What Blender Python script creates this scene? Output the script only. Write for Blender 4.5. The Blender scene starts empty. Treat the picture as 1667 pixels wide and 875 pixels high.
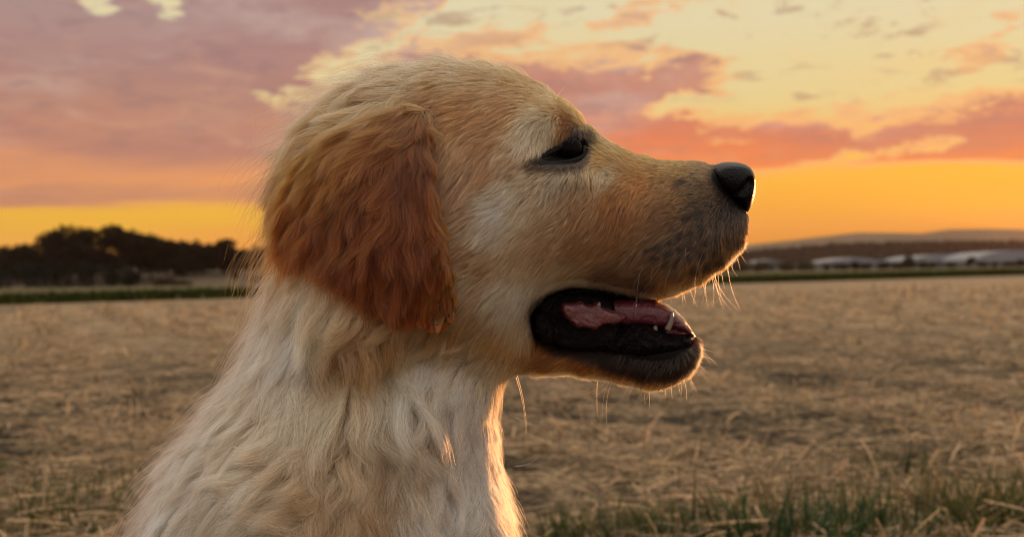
import bpy, math, random
import numpy as np
from mathutils import Vector, Matrix, kdtree

random.seed(7)
rng = np.random.default_rng(7)
scene = bpy.context.scene
COL = scene.collection
R = math.radians

# ------------------------------------------------------------------ camera
FPX = 1920.0            # focal length in pixels of a 1667 px wide frame
CX, CY = 833.5, 437.5
DOG = 0.60              # distance of the dog's mid plane
CAMH = 0.45
ROLL = R(1.19)
PITCH = R(0.31)
camd = bpy.data.cameras.new("camera")
cam = bpy.data.objects.new("camera", camd)
COL.objects.link(cam)
camd.sensor_width = 36.0
camd.lens = 36.0 * FPX / 1667.0
camd.clip_start = 0.02
camd.clip_end = 20000
Mcam = Matrix.Rotation(R(90) + PITCH, 4, 'X') @ Matrix.Rotation(-ROLL, 4, 'Z')
cam.matrix_world = Matrix.Translation((0, 0, CAMH)) @ Mcam
camd.dof.use_dof = True
camd.dof.focus_distance = 0.555
camd.dof.aperture_fstop = (camd.lens) / 3.1
scene.camera = cam
M3 = np.array(Mcam.to_3x3())
RIGHT, UPV, FWD = M3[:, 0], M3[:, 1], -M3[:, 2]
CAMP = np.array([0, 0, CAMH])

def to_world(P):
    """dog coordinates (right, depth from the mid plane, up) -> world"""
    P = np.asarray(P, float)
    return CAMP + P[..., 0:1] * RIGHT + (P[..., 1:2] + DOG) * FWD + P[..., 2:3] * UPV

# ------------------------------------------------------------------ render look
scene.view_settings.view_transform = 'Standard'
scene.view_settings.look = 'None'
scene.view_settings.exposure = 0.0
scene.view_settings.gamma = 1.0
scene.view_settings.use_curve_mapping = False
scene.render.engine = 'CYCLES'
scene.cycles.max_bounces = 14
scene.cycles.transmission_bounces = 12
scene.cycles.glossy_bounces = 6
scene.cycles.diffuse_bounces = 4
scene.cycles.volume_bounces = 0
scene.cycles.sample_clamp_indirect = 6
scene.cycles.use_denoising = True
scene.cycles.filter_width = 1.05
scene.cycles_curves.shape = 'RIBBONS'
scene.cycles_curves.subdivisions = 2

def srgb(r, g, b):
    def f(c):
        c = c / 255.0
        return c / 12.92 if c <= 0.04045 else ((c + 0.055) / 1.055) ** 2.4
    return (f(r), f(g), f(b))

# ------------------------------------------------------------------ node helper
class NT:
    def __init__(s, tree):
        s.t = tree; s.n = tree.nodes; s.l = tree.links
    def new(s, typ, **kw):
        n = s.n.new(typ)
        for k, v in kw.items():
            setattr(n, k, v)
        return n
    def put(s, sock, v):
        if isinstance(v, bpy.types.NodeSocket):
            s.l.new(v, sock)
        elif v is not None:
            if sock.type == 'RGBA' and len(v) == 3:
                v = (*v, 1)
            sock.default_value = v
    def m(s, op, a, b=None, c=None, clamp=False):
        n = s.new('ShaderNodeMath', operation=op, use_clamp=clamp)
        s.put(n.inputs[0], a)
        if b is not None: s.put(n.inputs[1], b)
        if c is not None: s.put(n.inputs[2], c)
        return n.outputs[0]
    def smooth(s, v, a, b):
        n = s.new('ShaderNodeMapRange', interpolation_type='SMOOTHSTEP')
        s.put(n.inputs[0], v); s.put(n.inputs[1], a); s.put(n.inputs[2], b)
        return n.outputs[0]
    def mix(s, f, a, b, blend='MIX'):
        n = s.new('ShaderNodeMix', data_type='RGBA', blend_type=blend)
        s.put(n.inputs[0], f); s.put(n.inputs[6], a); s.put(n.inputs[7], b)
        return n.outputs[2]
    def ramp(s, f, stops, interp='LINEAR'):
        n = s.new('ShaderNodeValToRGB')
        n.color_ramp.interpolation = interp
        e = n.color_ramp.elements
        while len(e) < len(stops): e.new(0.5)
        for k, (p, c) in enumerate(stops):
            e[k].position = p; e[k].color = (*c, 1) if len(c) == 3 else c
        s.put(n.inputs[0], f)
        return n.outputs[0]
    def noise(s, vec, scale, detail=4, rough=0.55, dist=0.0, col=False):
        n = s.new('ShaderNodeTexNoise')
        s.put(n.inputs['Vector'], vec)
        n.inputs['Scale'].default_value = scale
        n.inputs['Detail'].default_value = detail
        n.inputs['Roughness'].default_value = rough
        n.inputs['Distortion'].default_value = dist
        return n.outputs['Color' if col else 'Fac']
    def comb(s, x, y, z):
        n = s.new('ShaderNodeCombineXYZ')
        s.put(n.inputs[0], x); s.put(n.inputs[1], y); s.put(n.inputs[2], z)
        return n.outputs[0]
    def sep(s, v):
        n = s.new('ShaderNodeSeparateXYZ'); s.put(n.inputs[0], v)
        return n.outputs
    def vm(s, op, a, b=None):
        n = s.new('ShaderNodeVectorMath', operation=op)
        s.put(n.inputs[0], a)
        if b is not None: s.put(n.inputs[1], b)
        return n.outputs[0]

# ------------------------------------------------------------------ sky and sun
SUN_EL, SUN_AZ = R(0.8), R(27)     # azimuth to the right of +Y
world = bpy.data.worlds.new("World")
scene.world = world
world.use_nodes = True
w = NT(world.node_tree)
w.n.clear()
tc = w.new('ShaderNodeTexCoord')
D = tc.outputs['Generated']
dx, dy, dz = w.sep(D)
el = w.m('MULTIPLY', w.m('ARCSINE', dz), 57.2958)
az = w.m('MULTIPLY', w.m('ARCTAN2', dx, dy), 57.2958)
vs = w.comb(dx, dy, w.m('MULTIPLY', dz, 3.2))
warp = w.noise(vs, 5.0, 5, 0.6)
nz_a = w.noise(w.vm('ADD', vs, (3.1, 0, 0)), 13.0, 6, 0.62, 0.6)      # puffs
nz_b = w.noise(w.vm('ADD', w.comb(dx, dy, w.m('MULTIPLY', dz, 8.0)), (7, 2, 1)), 4.0, 5, 0.55, 0.4)  # long streaks
nz_c = w.noise(w.vm('ADD', vs, (1.7, 5, 2)), 26.0, 5, 0.6, 0.3)
n0 = w.m('ADD', w.m('MULTIPLY', w.m('SUBTRACT', nz_a, 0.5), 0.75), w.m('MULTIPLY', w.m('SUBTRACT', nz_c, 0.5), 0.55))
# clear sky behind the clouds, by elevation (0..30 degrees)
elw = w.m('ADD', el, w.m('MULTIPLY', w.m('SUBTRACT', nz_b, 0.5), 2.4))
clear = w.ramp(w.m('DIVIDE', elw, 30.0, clamp=True), [
    (0.0, srgb(255, 122, 30)), (0.035, srgb(255, 150, 14)), (0.09, srgb(255, 194, 8)), (0.15, srgb(254, 192, 45)),
    (0.21, srgb(242, 200, 105)), (0.28, srgb(230, 213, 150)), (0.40, srgb(226, 218, 176)), (0.75, srgb(228, 224, 200)), (1.0, srgb(230, 228, 214))])
cloud = w.ramp(w.m('DIVIDE', elw, 30.0, clamp=True), [
    (0.0, srgb(252, 150, 60)), (0.11, srgb(253, 146, 55)), (0.16, srgb(250, 128, 58)), (0.22, srgb(232, 120, 78)),
    (0.29, srgb(196, 128, 110)), (0.42, srgb(166, 134, 132)), (0.7, srgb(160, 142, 148)), (1.0, srgb(165, 155, 165))])
# left side clouds are pinker and paler than the right bank
leftness = w.smooth(az, 2.0, -14.0)
cloud_l = w.ramp(w.m('DIVIDE', elw, 30.0, clamp=True), [
    (0.0, srgb(252, 176, 80)), (0.12, srgb(250, 168, 84)), (0.16, srgb(240, 158, 100)), (0.215, srgb(210, 142, 112)),
    (0.28, srgb(180, 132, 118)), (0.36, srgb(172, 138, 134)), (0.45, srgb(164, 142, 144)), (0.7, srgb(160, 146, 154)), (1.0, srgb(165, 155, 165))])
cloud = w.mix(leftness, cloud, cloud_l)
streak = w.smooth(nz_b, 0.35, 0.7)
cloud = w.mix(w.m('MULTIPLY', streak, 0.6), cloud, srgb(158, 112, 112))
cloud = w.mix(w.m('MULTIPLY', w.smooth(nz_a, 0.50, 0.74), 0.34), cloud, srgb(222, 172, 140))
cloud = w.mix(w.m('MULTIPLY', w.m('MULTIPLY', w.smooth(warp, 0.46, 0.66), w.smooth(el, 4.0, 9.0)), 0.6), cloud, srgb(208, 186, 176))
cloud = w.mix(w.m('MULTIPLY', w.m('MULTIPLY', w.smooth(nz_c, 0.50, 0.66), w.smooth(el, 4.0, 8.0)), 0.42), cloud, srgb(138, 110, 116))
# top edge of the cloud bank by azimuth (-40..40 -> 0..1)
azs = w.m('SUBTRACT', az, w.m('MULTIPLY', w.m('SUBTRACT', el, 9.0), 1.1))
azn = w.m('MULTIPLY_ADD', azs, 1 / 80.0, 0.5, clamp=True)
top = w.ramp(azn, [(0.0, (.9,)*3), (0.36, (.9,)*3), (0.415, (.42,)*3), (0.50, (.375,)*3), (0.535, (.375,)*3), (0.60, (.365,)*3),
                   (0.63, (.31,)*3), (0.66, (.262,)*3), (0.72, (.262,)*3), (0.80, (.268,)*3), (1.0, (.40,)*3)])
top = w.m('MULTIPLY', top, 28.0)
bot = w.ramp(azn, [(0.0, (.36,)*3), (0.42, (.36,)*3), (0.6, (.43,)*3), (0.8, (.47,)*3), (1.0, (.40,)*3)])
bot = w.m('MULTIPLY', bot, 10.0)
edge_n = w.m('MULTIPLY', n0, 6.5)
up = w.smooth(w.m('ADD', w.m('SUBTRACT', top, el), edge_n), -0.5, 0.95)
lowm = w.smooth(w.m('ADD', w.m('SUBTRACT', el, bot), w.m('MULTIPLY', w.m('SUBTRACT', nz_b, 0.5), 1.6)), -0.25, 0.25)
def blob(a0, e0, sa, se, rot=0.0):
    da = w.m('SUBTRACT', az, a0); de = w.m('SUBTRACT', el, e0)
    c, s_ = math.cos(R(rot)), math.sin(R(rot))
    u = w.m('DIVIDE', w.m('ADD', w.m('MULTIPLY', da, c), w.m('MULTIPLY', de, s_)), sa)
    v = w.m('DIVIDE', w.m('SUBTRACT', w.m('MULTIPLY', de, c), w.m('MULTIPLY', da, s_)), se)
    r = w.m('SQRT', w.m('ADD', w.m('MULTIPLY', u, u), w.m('MULTIPLY', v, v)))
    r = w.m('SUBTRACT', r, w.m('MULTIPLY', n0, 5.5))
    r = w.m('SUBTRACT', r, w.m('MULTIPLY', w.m('SUBTRACT', nz_c, 0.5), 2.0))
    return w.smooth(r, 1.45, 0.35)
mask = w.m('MULTIPLY', up, lowm)
for a in [(-7.0, 10.5, 3.0, 0.75, 22), (7.9, 7.9, 0.9, 0.38, 14), (10.5, 7.7, 1.6, 0.5, 12), (-19.0, 12.6, 0.5, 0.35, 0), (-16.2, 13.0, 0.55, 0.9, 40),
          (16.5, 5.1, 2.2, 0.35, 8), (-2.5, 12.2, 3.4, 1.1, 0)]:
    mask = w.m('MULTIPLY', mask, w.m('SUBTRACT', 1.0, blob(*a)))
for a in [(6.2, 12.3, 1.5, 0.45, 10), (-1.0, 11.3, 2.0, 0.45, 8), (17.6, 12.7, 0.8, 0.2, 0), (22.6, 10.2, 1.2, 0.7, 20)]:
    mask = w.m('MAXIMUM', mask, w.m('MULTIPLY', blob(*a), 0.8))
gl = w.m('DIVIDE', w.m('SUBTRACT', az, 13.0), 9.0)
gl = w.m('MULTIPLY', w.m('EXPONENT', w.m('MULTIPLY', w.m('MULTIPLY', gl, gl), -1.0)), w.smooth(el, 5.5, 1.0))
clear = w.mix(w.m('MULTIPLY', gl, 0.95), clear, srgb(255, 162, 0))
cloud = w.mix(w.m('MULTIPLY', gl, 0.6), cloud, srgb(255, 128, 40))
skyc = w.mix(mask, clear, cloud)
# sunlit rims where cloud thins
rim = w.m('MULTIPLY', w.m('MULTIPLY', mask, w.m('SUBTRACT', 1.0, mask)), 2.6, clamp=True)
skyc = w.mix(w.m('MULTIPLY', rim, w.smooth(az, -16, 0)), skyc, srgb(255, 190, 120))
# small scattered puffs in the open part
puff = w.m('MULTIPLY', w.smooth(nz_c, 0.54, 0.66), w.smooth(warp, 0.40, 0.58))
puff = w.m('MULTIPLY', w.m('MULTIPLY', puff, w.m('SUBTRACT', 1.0, mask)), w.smooth(el, 6.5, 8.5))
skyc = w.mix(w.m('MULTIPLY', puff, 0.75), skyc, srgb(176, 146, 122))
thin = w.m('MULTIPLY', w.smooth(nz_a, 0.45, 0.75), w.m('SUBTRACT', 1.0, mask))
skyc = w.mix(w.m('MULTIPLY', w.m('MULTIPLY', thin, w.smooth(el, 5.5, 8.0)), 0.35), skyc, srgb(240, 205, 140))
# away from the sunset and overhead, out of view, sky brightened to light the coat
back = w.smooth(dy, 0.45, -0.55)
east = w.ramp(w.m('DIVIDE', w.m('ABSOLUTE', el), 90.0, clamp=True), [
    (0.0, srgb(212, 184, 176)), (0.12, srgb(232, 212, 204)), (0.35, srgb(246, 240, 232)), (1.0, srgb(250, 247, 242))])
east = w.mix(w.m('MULTIPLY', w.smooth(nz_a, 0.42, 0.68), 0.35), east, srgb(190, 168, 172))
skyc = w.mix(back, skyc, east)
high = w.smooth(el, 22.0, 60.0)
skyc = w.mix(high, skyc, w.mix(w.m('MULTIPLY', w.smooth(nz_a, 0.4, 0.7), 0.5), srgb(252, 248, 240), srgb(240, 226, 214)))
nish = w.new('ShaderNodeTexSky', sky_type='NISHITA')
nish.sun_disc = False
nish.sun_elevation = SUN_EL
nish.sun_rotation = SUN_AZ
nish.dust_density = 2.0
b1 = w.new('ShaderNodeBackground'); w.put(b1.inputs[0], nish.outputs[0]); b1.inputs[1].default_value = 0.012
b2 = w.new('ShaderNodeBackground'); w.put(b2.inputs[0], skyc); b2.inputs[1].default_value = 0.97
ad = w.new('ShaderNodeAddShader')
w.l.new(b1.outputs[0], ad.inputs[0]); w.l.new(b2.outputs[0], ad.inputs[1])
wo = w.new('ShaderNodeOutputWorld'); w.l.new(ad.outputs[0], wo.inputs[0])
world.cycles.sampling_method = 'MANUAL'
world.cycles.sample_map_resolution = 512

sl = bpy.data.lights.new("sun", 'SUN')
sl.energy = 4.0
sl.angle = R(0.6)
sl.color = (1.0, 0.42, 0.15)
so = bpy.data.objects.new("sun", sl); COL.objects.link(so)
sdir = Vector((math.sin(SUN_AZ) * math.cos(SUN_EL), math.cos(SUN_AZ) * math.cos(SUN_EL), math.sin(SUN_EL)))
so.rotation_euler = sdir.to_track_quat('Z', 'Y').to_euler()
so.location = (3, 8, 3)

# ------------------------------------------------------------------ object helpers
def link(o, parent=None, **props):
    COL.objects.link(o)
    if parent is not None: o.parent = parent
    for k, v in props.items(): o[k] = v
    return o
def empty(name, loc, label, cat, group=None):
    o = bpy.data.objects.new(name, None)
    o.location = loc; o.empty_display_size = 0.1
    link(o, None, label=label, category=cat)
    if group: o['group'] = group
    return o
def mesh_np(name, V, F, mat=None, smooth=True, origin=(0, 0, 0)):
    """V (n,3), F (m,3) or (m,4) arrays -> mesh object's data"""
    me = bpy.data.meshes.new(name)
    V = np.asarray(V, np.float32) - np.asarray(origin, np.float32)
    F = np.asarray(F, np.int32)
    k = F.shape[1]
    me.vertices.add(len(V)); me.vertices.foreach_set('co', V.ravel())
    me.loops.add(F.size); me.loops.foreach_set('vertex_index', F.ravel())
    me.polygons.add(len(F))
    me.polygons.foreach_set('loop_start', np.arange(0, F.size, k, dtype=np.int32))
    me.polygons.foreach_set('use_smooth', np.full(len(F), smooth))
    me.update(calc_edges=True)
    if mat: me.materials.append(mat)
    return me
def add_mesh(name, V, F, mat, parent=None, smooth=True, origin=(0, 0, 0), **props):
    me = mesh_np(name, V, F, mat, smooth, origin)
    o = bpy.data.objects.new(name, me)
    if parent is None: o.location = origin
    link(o, parent, **props)
    return o
def vcol(me, name, C):
    a = me.attributes.new(name, 'FLOAT_COLOR', 'POINT')
    c = np.ones((len(C), 4), np.float32); c[:, :3] = C
    a.data.foreach_set('color', c.ravel())

def material(name, build):
    m = bpy.data.materials.new(name); m.use_nodes = True
    n = NT(m.node_tree); n.n.clear()
    out = n.new('ShaderNodeOutputMaterial')
    build(n, out)
    return m
def principled(n, out, **kw):
    p = n.new('ShaderNodeBsdfPrincipled')
    for k, v in kw.items(): n.put(p.inputs[k.replace('_', ' ')], v)
    n.l.new(p.outputs[0], out.inputs['Surface'])
    return p
def bump(n, p, h, strength, dist):
    b = n.new('ShaderNodeBump'); b.inputs['Strength'].default_value = strength; b.inputs['Distance'].default_value = dist
    n.put(b.inputs['Height'], h); n.l.new(b.outputs[0], p.inputs['Normal'])
def obj_co(n):
    return n.new('ShaderNodeTexCoord').outputs['Object']
def geo_pos(n):
    return n.new('ShaderNodeNewGeometry').outputs['Position']

# ================================================================== THE SETTING
exec_setting = True
def ground_xy(px, dist):
    return (px - CX) / FPX * dist

# ---- ground sheet: fine near the camera, reaching the hills
def hill(x, y):
    return 0.0
def m_ground(n, out):
    P = geo_pos(n)
    x, y, z = n.sep(P)
    a = n.noise(P, 3.0, 6, 0.65)
    b = n.noise(P, 38.0, 5, 0.7)
    str_ = n.noise(n.vm('MULTIPLY', P, (0.35, 2.2, 1)), 9.0, 6, 0.7, 0.5)
    rows = n.noise(n.vm('MULTIPLY', n.comb(n.m('ADD', x, n.m('MULTIPLY', y, 0.35)), y, z), (1.0, 0.06, 1)), 1.3, 4, 0.6)
    straw = n.ramp(b, [(0.30, (0.12, 0.072, 0.036)), (0.5, (0.32, 0.21, 0.11)), (0.72, (0.56, 0.39, 0.22))])
    soil = n.ramp(b, [(0.3, (0.014, 0.010, 0.006)), (0.7, (0.055, 0.038, 0.020))])
    near = n.mix(n.smooth(n.m('ADD', n.m('MULTIPLY', a, .55), n.m('MULTIPLY', b, .45)), 0.43, 0.62), soil, straw)
    farc = n.mix(n.smooth(str_, 0.30, 0.68), (0.13, 0.078, 0.040), (0.62, 0.42, 0.235))
    farc = n.mix(n.m('MULTIPLY', n.smooth(rows, 0.42, 0.6), 0.45), farc, (0.12, 0.09, 0.05))
    fine = n.noise(n.vm('MULTIPLY', P, (.6, 1.3, 1)), 14.0, 5, .7)
    farc = n.mix(n.m('MULTIPLY', n.smooth(fine, .52, .66), .55), farc, (0.09, 0.056, 0.032))
    c = n.mix(n.smooth(y, 4.0, 11.0), near, farc)
    # beyond the crop strip: mown meadow, then dull tan land
    edge = n.m('SUBTRACT', y, n.m('MULTIPLY_ADD', x, 0.64, 34.0))
    mead = n.mix(n.noise(P, 0.12, 3), (0.09, 0.075, 0.025), (0.16, 0.12, 0.05))
    c = n.mix(n.smooth(edge, 0.0, 3.0), c, mead)
    p = principled(n, out, Base_Color=c, Roughness=0.9)
    p.inputs['Specular IOR Level'].default_value = 0.15
    h = n.m('ADD', n.m('MULTIPLY', a, 0.6), n.m('MULTIPLY', b, 0.4))
    bump(n, p, h, 0.7, 0.03)
M_ground = material("field_ground", m_ground)
def lump(x, y):
    """height of the near soil"""
    h = 0.012 * np.sin(x * 5.1 + 1.3 * np.sin(y * 3.7)) * np.sin(y * 6.3 + 1.1 * np.sin(x * 4.1))
    h += 0.007 * np.sin(x * 17 + 2 * np.sin(y * 9)) * np.sin(y * 19 + 2 * np.sin(x * 13))
    h += 0.004 * np.sin(x * 43 + 3 * np.sin(y * 31)) * np.sin(y * 51 + np.sin(x * 37))
    f = np.clip((np.hypot(x, y - 0.6) - 0.5) / 0.6, 0, 1) * np.clip((30 - np.hypot(x, y)) / 22, 0, 1)
    return h * f
def axis(near, step, far, g):
    v = list(np.arange(0, near, step)); s = step
    while v[-1] < far:
        s *= g; v.append(v[-1] + s)
    return np.array(v)
ay = axis(7.0, 0.035, 4500, 1.12)
yb = -axis(1.5, 0.25, 3100, 1.4)[1:][::-1]
ys = np.concatenate([yb, ay])
ax_ = axis(3.6, 0.035, 3100, 1.12)
xs = np.concatenate([-ax_[1:][::-1], ax_])
GX, GY = np.meshgrid(xs, ys, indexing='ij')
GZ = lump(GX, GY)
V = np.stack([GX, GY, GZ], -1).reshape(-1, 3)
nx_, ny_ = GX.shape
I = np.arange(nx_ * ny_).reshape(nx_, ny_)
F = np.stack([I[:-1, :-1], I[1:, :-1], I[1:, 1:], I[:-1, 1:]], -1).reshape(-1, 4)
add_mesh("ground", V, F, M_ground, kind='structure')

# ---- straw litter
def m_straw(n, out):
    at = n.new('ShaderNodeAttribute', attribute_name='tone', attribute_type='GEOMETRY')
    nz = n.noise(geo_pos(n), 60, 3)
    c = n.mix(0.35, at.outputs['Color'], n.mix(nz, (0.16, 0.11, 0.05), (0.6, 0.46, 0.26)))
    p = n.new('ShaderNodeBsdfPrincipled'); n.put(p.inputs['Base Color'], c); p.inputs['Roughness'].default_value = 0.55; p.inputs['Specular IOR Level'].default_value = .2
    tr = n.new('ShaderNodeBsdfTranslucent'); n.put(tr.inputs[0], c)
    mx = n.new('ShaderNodeMixShader'); mx.inputs[0].default_value = 0.25
    n.l.new(p.outputs[0], mx.inputs[1]); n.l.new(tr.outputs[0], mx.inputs[2]); n.l.new(mx.outputs[0], out.inputs[0])
M_straw = material("dry_straw", m_straw)
def ribbons(base, direc, length, width, bend, up, segs=3, taper=0.6):
    """flat curved strips: base (n,3), direc unit (n,3), side computed from up"""
    n = len(base)
    side = np.cross(direc, up); side /= np.linalg.norm(side, axis=1, keepdims=True) + 1e-9
    t = np.linspace(0, 1, segs + 1)
    P = base[:, None] + direc[:, None] * (length[:, None, None] * t[None, :, None]) + bend[:, None] * (t ** 2)[None, :, None]
    wd = width[:, None] * (1 - (1 - taper) * t[None, :] ** 1.5)
    A = P - side[:, None] * wd[..., None] * 0.5
    B = P + side[:, None] * wd[..., None] * 0.5
    V = np.stack([A, B], 2).reshape(n, -1, 3)          # n, (segs+1)*2, 3
    k = (segs + 1) * 2
    f = np.array([[2 * i, 2 * i + 1, 2 * i + 3, 2 * i + 2] for i in range(segs)])
    F = (f[None] + (np.arange(n) * k)[:, None, None]).reshape(-1, 4)
    return V.reshape(-1, 3), F, k
def scatter(n, d0, d1, half=0.62, power=1.0):
    """points with density falling off with distance, in a wedge in front"""
    u = rng.random(n)
    d = d0 * (d1 / d0) ** (u ** power)
    a = (rng.random(n) * 2 - 1) * half
    return d * np.sin(a), d * np.cos(a), d
NS = 320000
sx, sy, sd = scatter(NS, 0.75, 26, .95)
gap = .75 * np.sin((sx + .42 * sy) * 5.5 + .5 * np.sin(sy * 1.3)) + np.sin(sx * 2.3 + 1.5 * np.sin(sy * 1.9)) * np.sin(sy * 2.9 + np.sin(sx * 3.1) + 0.6)
keep = rng.random(NS) < np.clip(0.50 + 1.0 * gap, 0.04, 1)
sx, sy, sd = sx[keep], sy[keep], sd[keep]
n = len(sx)
th = rng.normal(0.12, 1.0, n) + np.where(rng.random(n) < 0.5, 0, math.pi)
stand = rng.random(n) < 0.025 + 0.07 * (np.sin((sx + .35 * sy) * 9.0) > .55)
tilt = np.where(stand, rng.uniform(0.5, 1.35, n), rng.normal(0.05, 0.13, n))
dr = np.stack([np.cos(th) * np.cos(tilt), np.sin(th) * np.cos(tilt), np.sin(tilt)], -1)
ln = np.where(stand, rng.uniform(0.03, 0.10, n), 0.018 + 0.10 * rng.random(n) ** 2.4) * np.clip(sd / 6, 1, 2.0)
wd = rng.uniform(0.0018, 0.0055, n) * np.clip(sd / 4, 1, 4.5)
bz = lump(sx, sy) + np.where(stand, 0, rng.uniform(0.002, 0.028, n))
base = np.stack([sx, sy, bz], -1)
bend = rng.normal(0, 0.018, (n, 3)); bend[:, 2] = -np.abs(bend[:, 2]) * 0.6
upv = np.stack([rng.normal(0, 0.5, n), rng.normal(-0.3, 0.5, n), np.ones(n)], -1)
V, F, k = ribbons(base, dr, ln, wd, bend, upv, 3, 0.8)
tone = np.array([1.0, 0.665, 0.37])[None] * rng.uniform(0.08, 1.0, (n, 1)) ** 1.5 * np.stack([np.ones(n), rng.uniform(.93, 1.04, n), rng.uniform(.82, 1.1, n)], -1)
o = add_mesh("straw_litter", V, F, M_straw, kind='stuff')
vcol(o.data, 'tone', np.repeat(tone, k, 0))
o['label'] = 'dry broken straw strewn over the stubble field'

# ---- grass
def m_grass(n, out):
    at = n.new('ShaderNodeAttribute', attribute_name='tone', attribute_type='GEOMETRY')
    c = at.outputs['Color']
    p = n.new('ShaderNodeBsdfPrincipled'); n.put(p.inputs['Base Color'], c); p.inputs['Roughness'].default_value = 0.5; p.inputs['Specular IOR Level'].default_value = .08
    tr = n.new('ShaderNodeBsdfTranslucent'); n.put(tr.inputs[0], c)
    mx = n.new('ShaderNodeMixShader'); mx.inputs[0].default_value = 0.3
    n.l.new(p.outputs[0], mx.inputs[1]); n.l.new(tr.outputs[0], mx.inputs[2]); n.l.new(mx.outputs[0], out.inputs[0])
M_grass = material("grass_blades", m_grass)
def blades(cx, cy, n, rad, h0, h1, wd, cols, lean=0.45):
    r = rad * np.sqrt(rng.random(n)) * rng.uniform(0.35, 1.25, n); a = rng.random(n) * 6.283
    x = cx + r * np.cos(a) * 1.5; y = cy + r * np.sin(a)
    th = a + rng.normal(0, 0.9, n)
    tl = np.abs(rng.normal(0, lean, n))
    dr = np.stack([np.cos(th) * np.sin(tl), np.sin(th) * np.sin(tl), np.cos(tl)], -1)
    ln = rng.uniform(h0, h1, n)
    base = np.stack([x, y, lump(x, y) - 0.005], -1)
    bend = np.stack([np.cos(th), np.sin(th), -0.55 * np.ones(n)], -1) * (ln * rng.uniform(0.1, 0.75, n))[:, None]
    up = np.stack([np.sin(th + 0.5), -np.cos(th), np.zeros(n) + .2], -1)
    V, F, k = ribbons(base, dr, ln, np.full(n, wd) * rng.uniform(.6, 1.3, n), bend, np.cross(dr, up), 4, 0.05)
    ci = rng.integers(0, len(cols), n)
    T = np.array(cols)[ci] * rng.uniform(0.6, 1.3, (n, 1))
    return V, F, np.repeat(T, k, 0)
def at_px(px, py):
    """ground point seen at a photo pixel"""
    d = FWD + RIGHT * (px - CX) / FPX - UPV * (py - CY) / FPX
    t = CAMH / -d[2]
    return d[0] * t, d[1] * t
GREEN = [(0.06, 0.08, 0.012), (0.085, 0.10, 0.016), (0.04, 0.062, 0.014), (0.12, 0.11, 0.03), (0.24, 0.18, 0.08), (0.16, 0.13, 0.05)]
DGREEN = [(0.025, 0.055, 0.018), (0.035, 0.075, 0.03), (0.06, 0.09, 0.025)]
DRY = [(0.30, 0.22, 0.12), (0.22, 0.16, 0.08), (0.12, 0.11, 0.04)]
def grass_thing(name, label, spots, group=None):
    Vs, Fs, Ts = [], [], []; off = 0
    cx, cy = at_px(spots[0][0], spots[0][1])
    for (px, py, n, rad, h0, h1, wd, cols, lean) in spots:
        gx, gy = at_px(px, py)
        V, F, T = blades(gx, gy, n, rad, h0, h1, wd, cols, lean)
        Vs.append(V); Fs.append(F + off); Ts.append(T); off += len(V)
    o = add_mesh(name, np.concatenate(Vs), np.concatenate(Fs), M_grass, origin=(cx, cy, 0), label=label, category='grass tuft')
    if group: o['group'] = group
    vcol(o.data, 'tone', np.concatenate(Ts))
    return o
grass_thing("grass_tuft", "dark green broad-bladed grass tuft at the bottom edge, left of the brighter one",
            [(1300, 900, 320, 0.13, 0.04, 0.13, 0.007, DGREEN, 0.5), (1365, 880, 320, 0.26, 0.03, 0.12, 0.004, GREEN, 0.5),
             (1240, 868, 130, 0.17, 0.04, 0.09, 0.004, GREEN, 0.6), (1440, 868, 220, 0.24, 0.03, 0.10, 0.004, GREEN, 0.5),
             (1300, 850, 26, 0.16, 0.16, 0.26, 0.0025, DRY, 0.22), (1400, 830, 16, 0.15, 0.16, 0.24, 0.0025, DRY, 0.25)])
grass_thing("grass_tuft", "bright mossy green grass tuft in the bottom right corner of the field",
            [(1640, 865, 620, 0.18, 0.05, 0.14, 0.005, GREEN, 0.5), (1590, 835, 200, 0.10, 0.04, 0.12, 0.004, GREEN, 0.5),
             (1545, 840, 10, 0.08, 0.14, 0.22, 0.0025, DRY, 0.2)])
grass_thing("grass_tuft", "low sparse green grass patch just right of the dog's chest",
            [(1010, 885, 330, 0.18, 0.03, 0.08, 0.004, GREEN, 0.7), (1110, 885, 330, 0.15, 0.03, 0.09, 0.004, GREEN, 0.7), (940, 880, 60, 0.12, 0.03, 0.07, 0.004, GREEN, 0.7)])
grass_thing("grass_tuft", "faded green grass patch in the bottom left corner behind the dog's back",
            [(20, 845, 520, 0.28, 0.04, 0.11, 0.004, GREEN, 0.7), (110, 865, 450, 0.26, 0.03, 0.10, 0.004, GREEN, 0.7), (15, 770, 160, 0.2, 0.04, 0.09, 0.004, GREEN, 0.7),
             (190, 870, 60, 0.15, 0.03, 0.07, 0.004, GREEN, 0.7)])
grass_thing("weed_sprig", "thin green weed sprig standing in the straw above the dark grass tuft",
            [(1450, 775, 40, 0.07, 0.05, 0.13, 0.004, GREEN, 0.4), (1440, 765, 8, 0.05, 0.10, 0.2, 0.0025, DRY, 0.3)])['category'] = 'weed'

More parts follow.
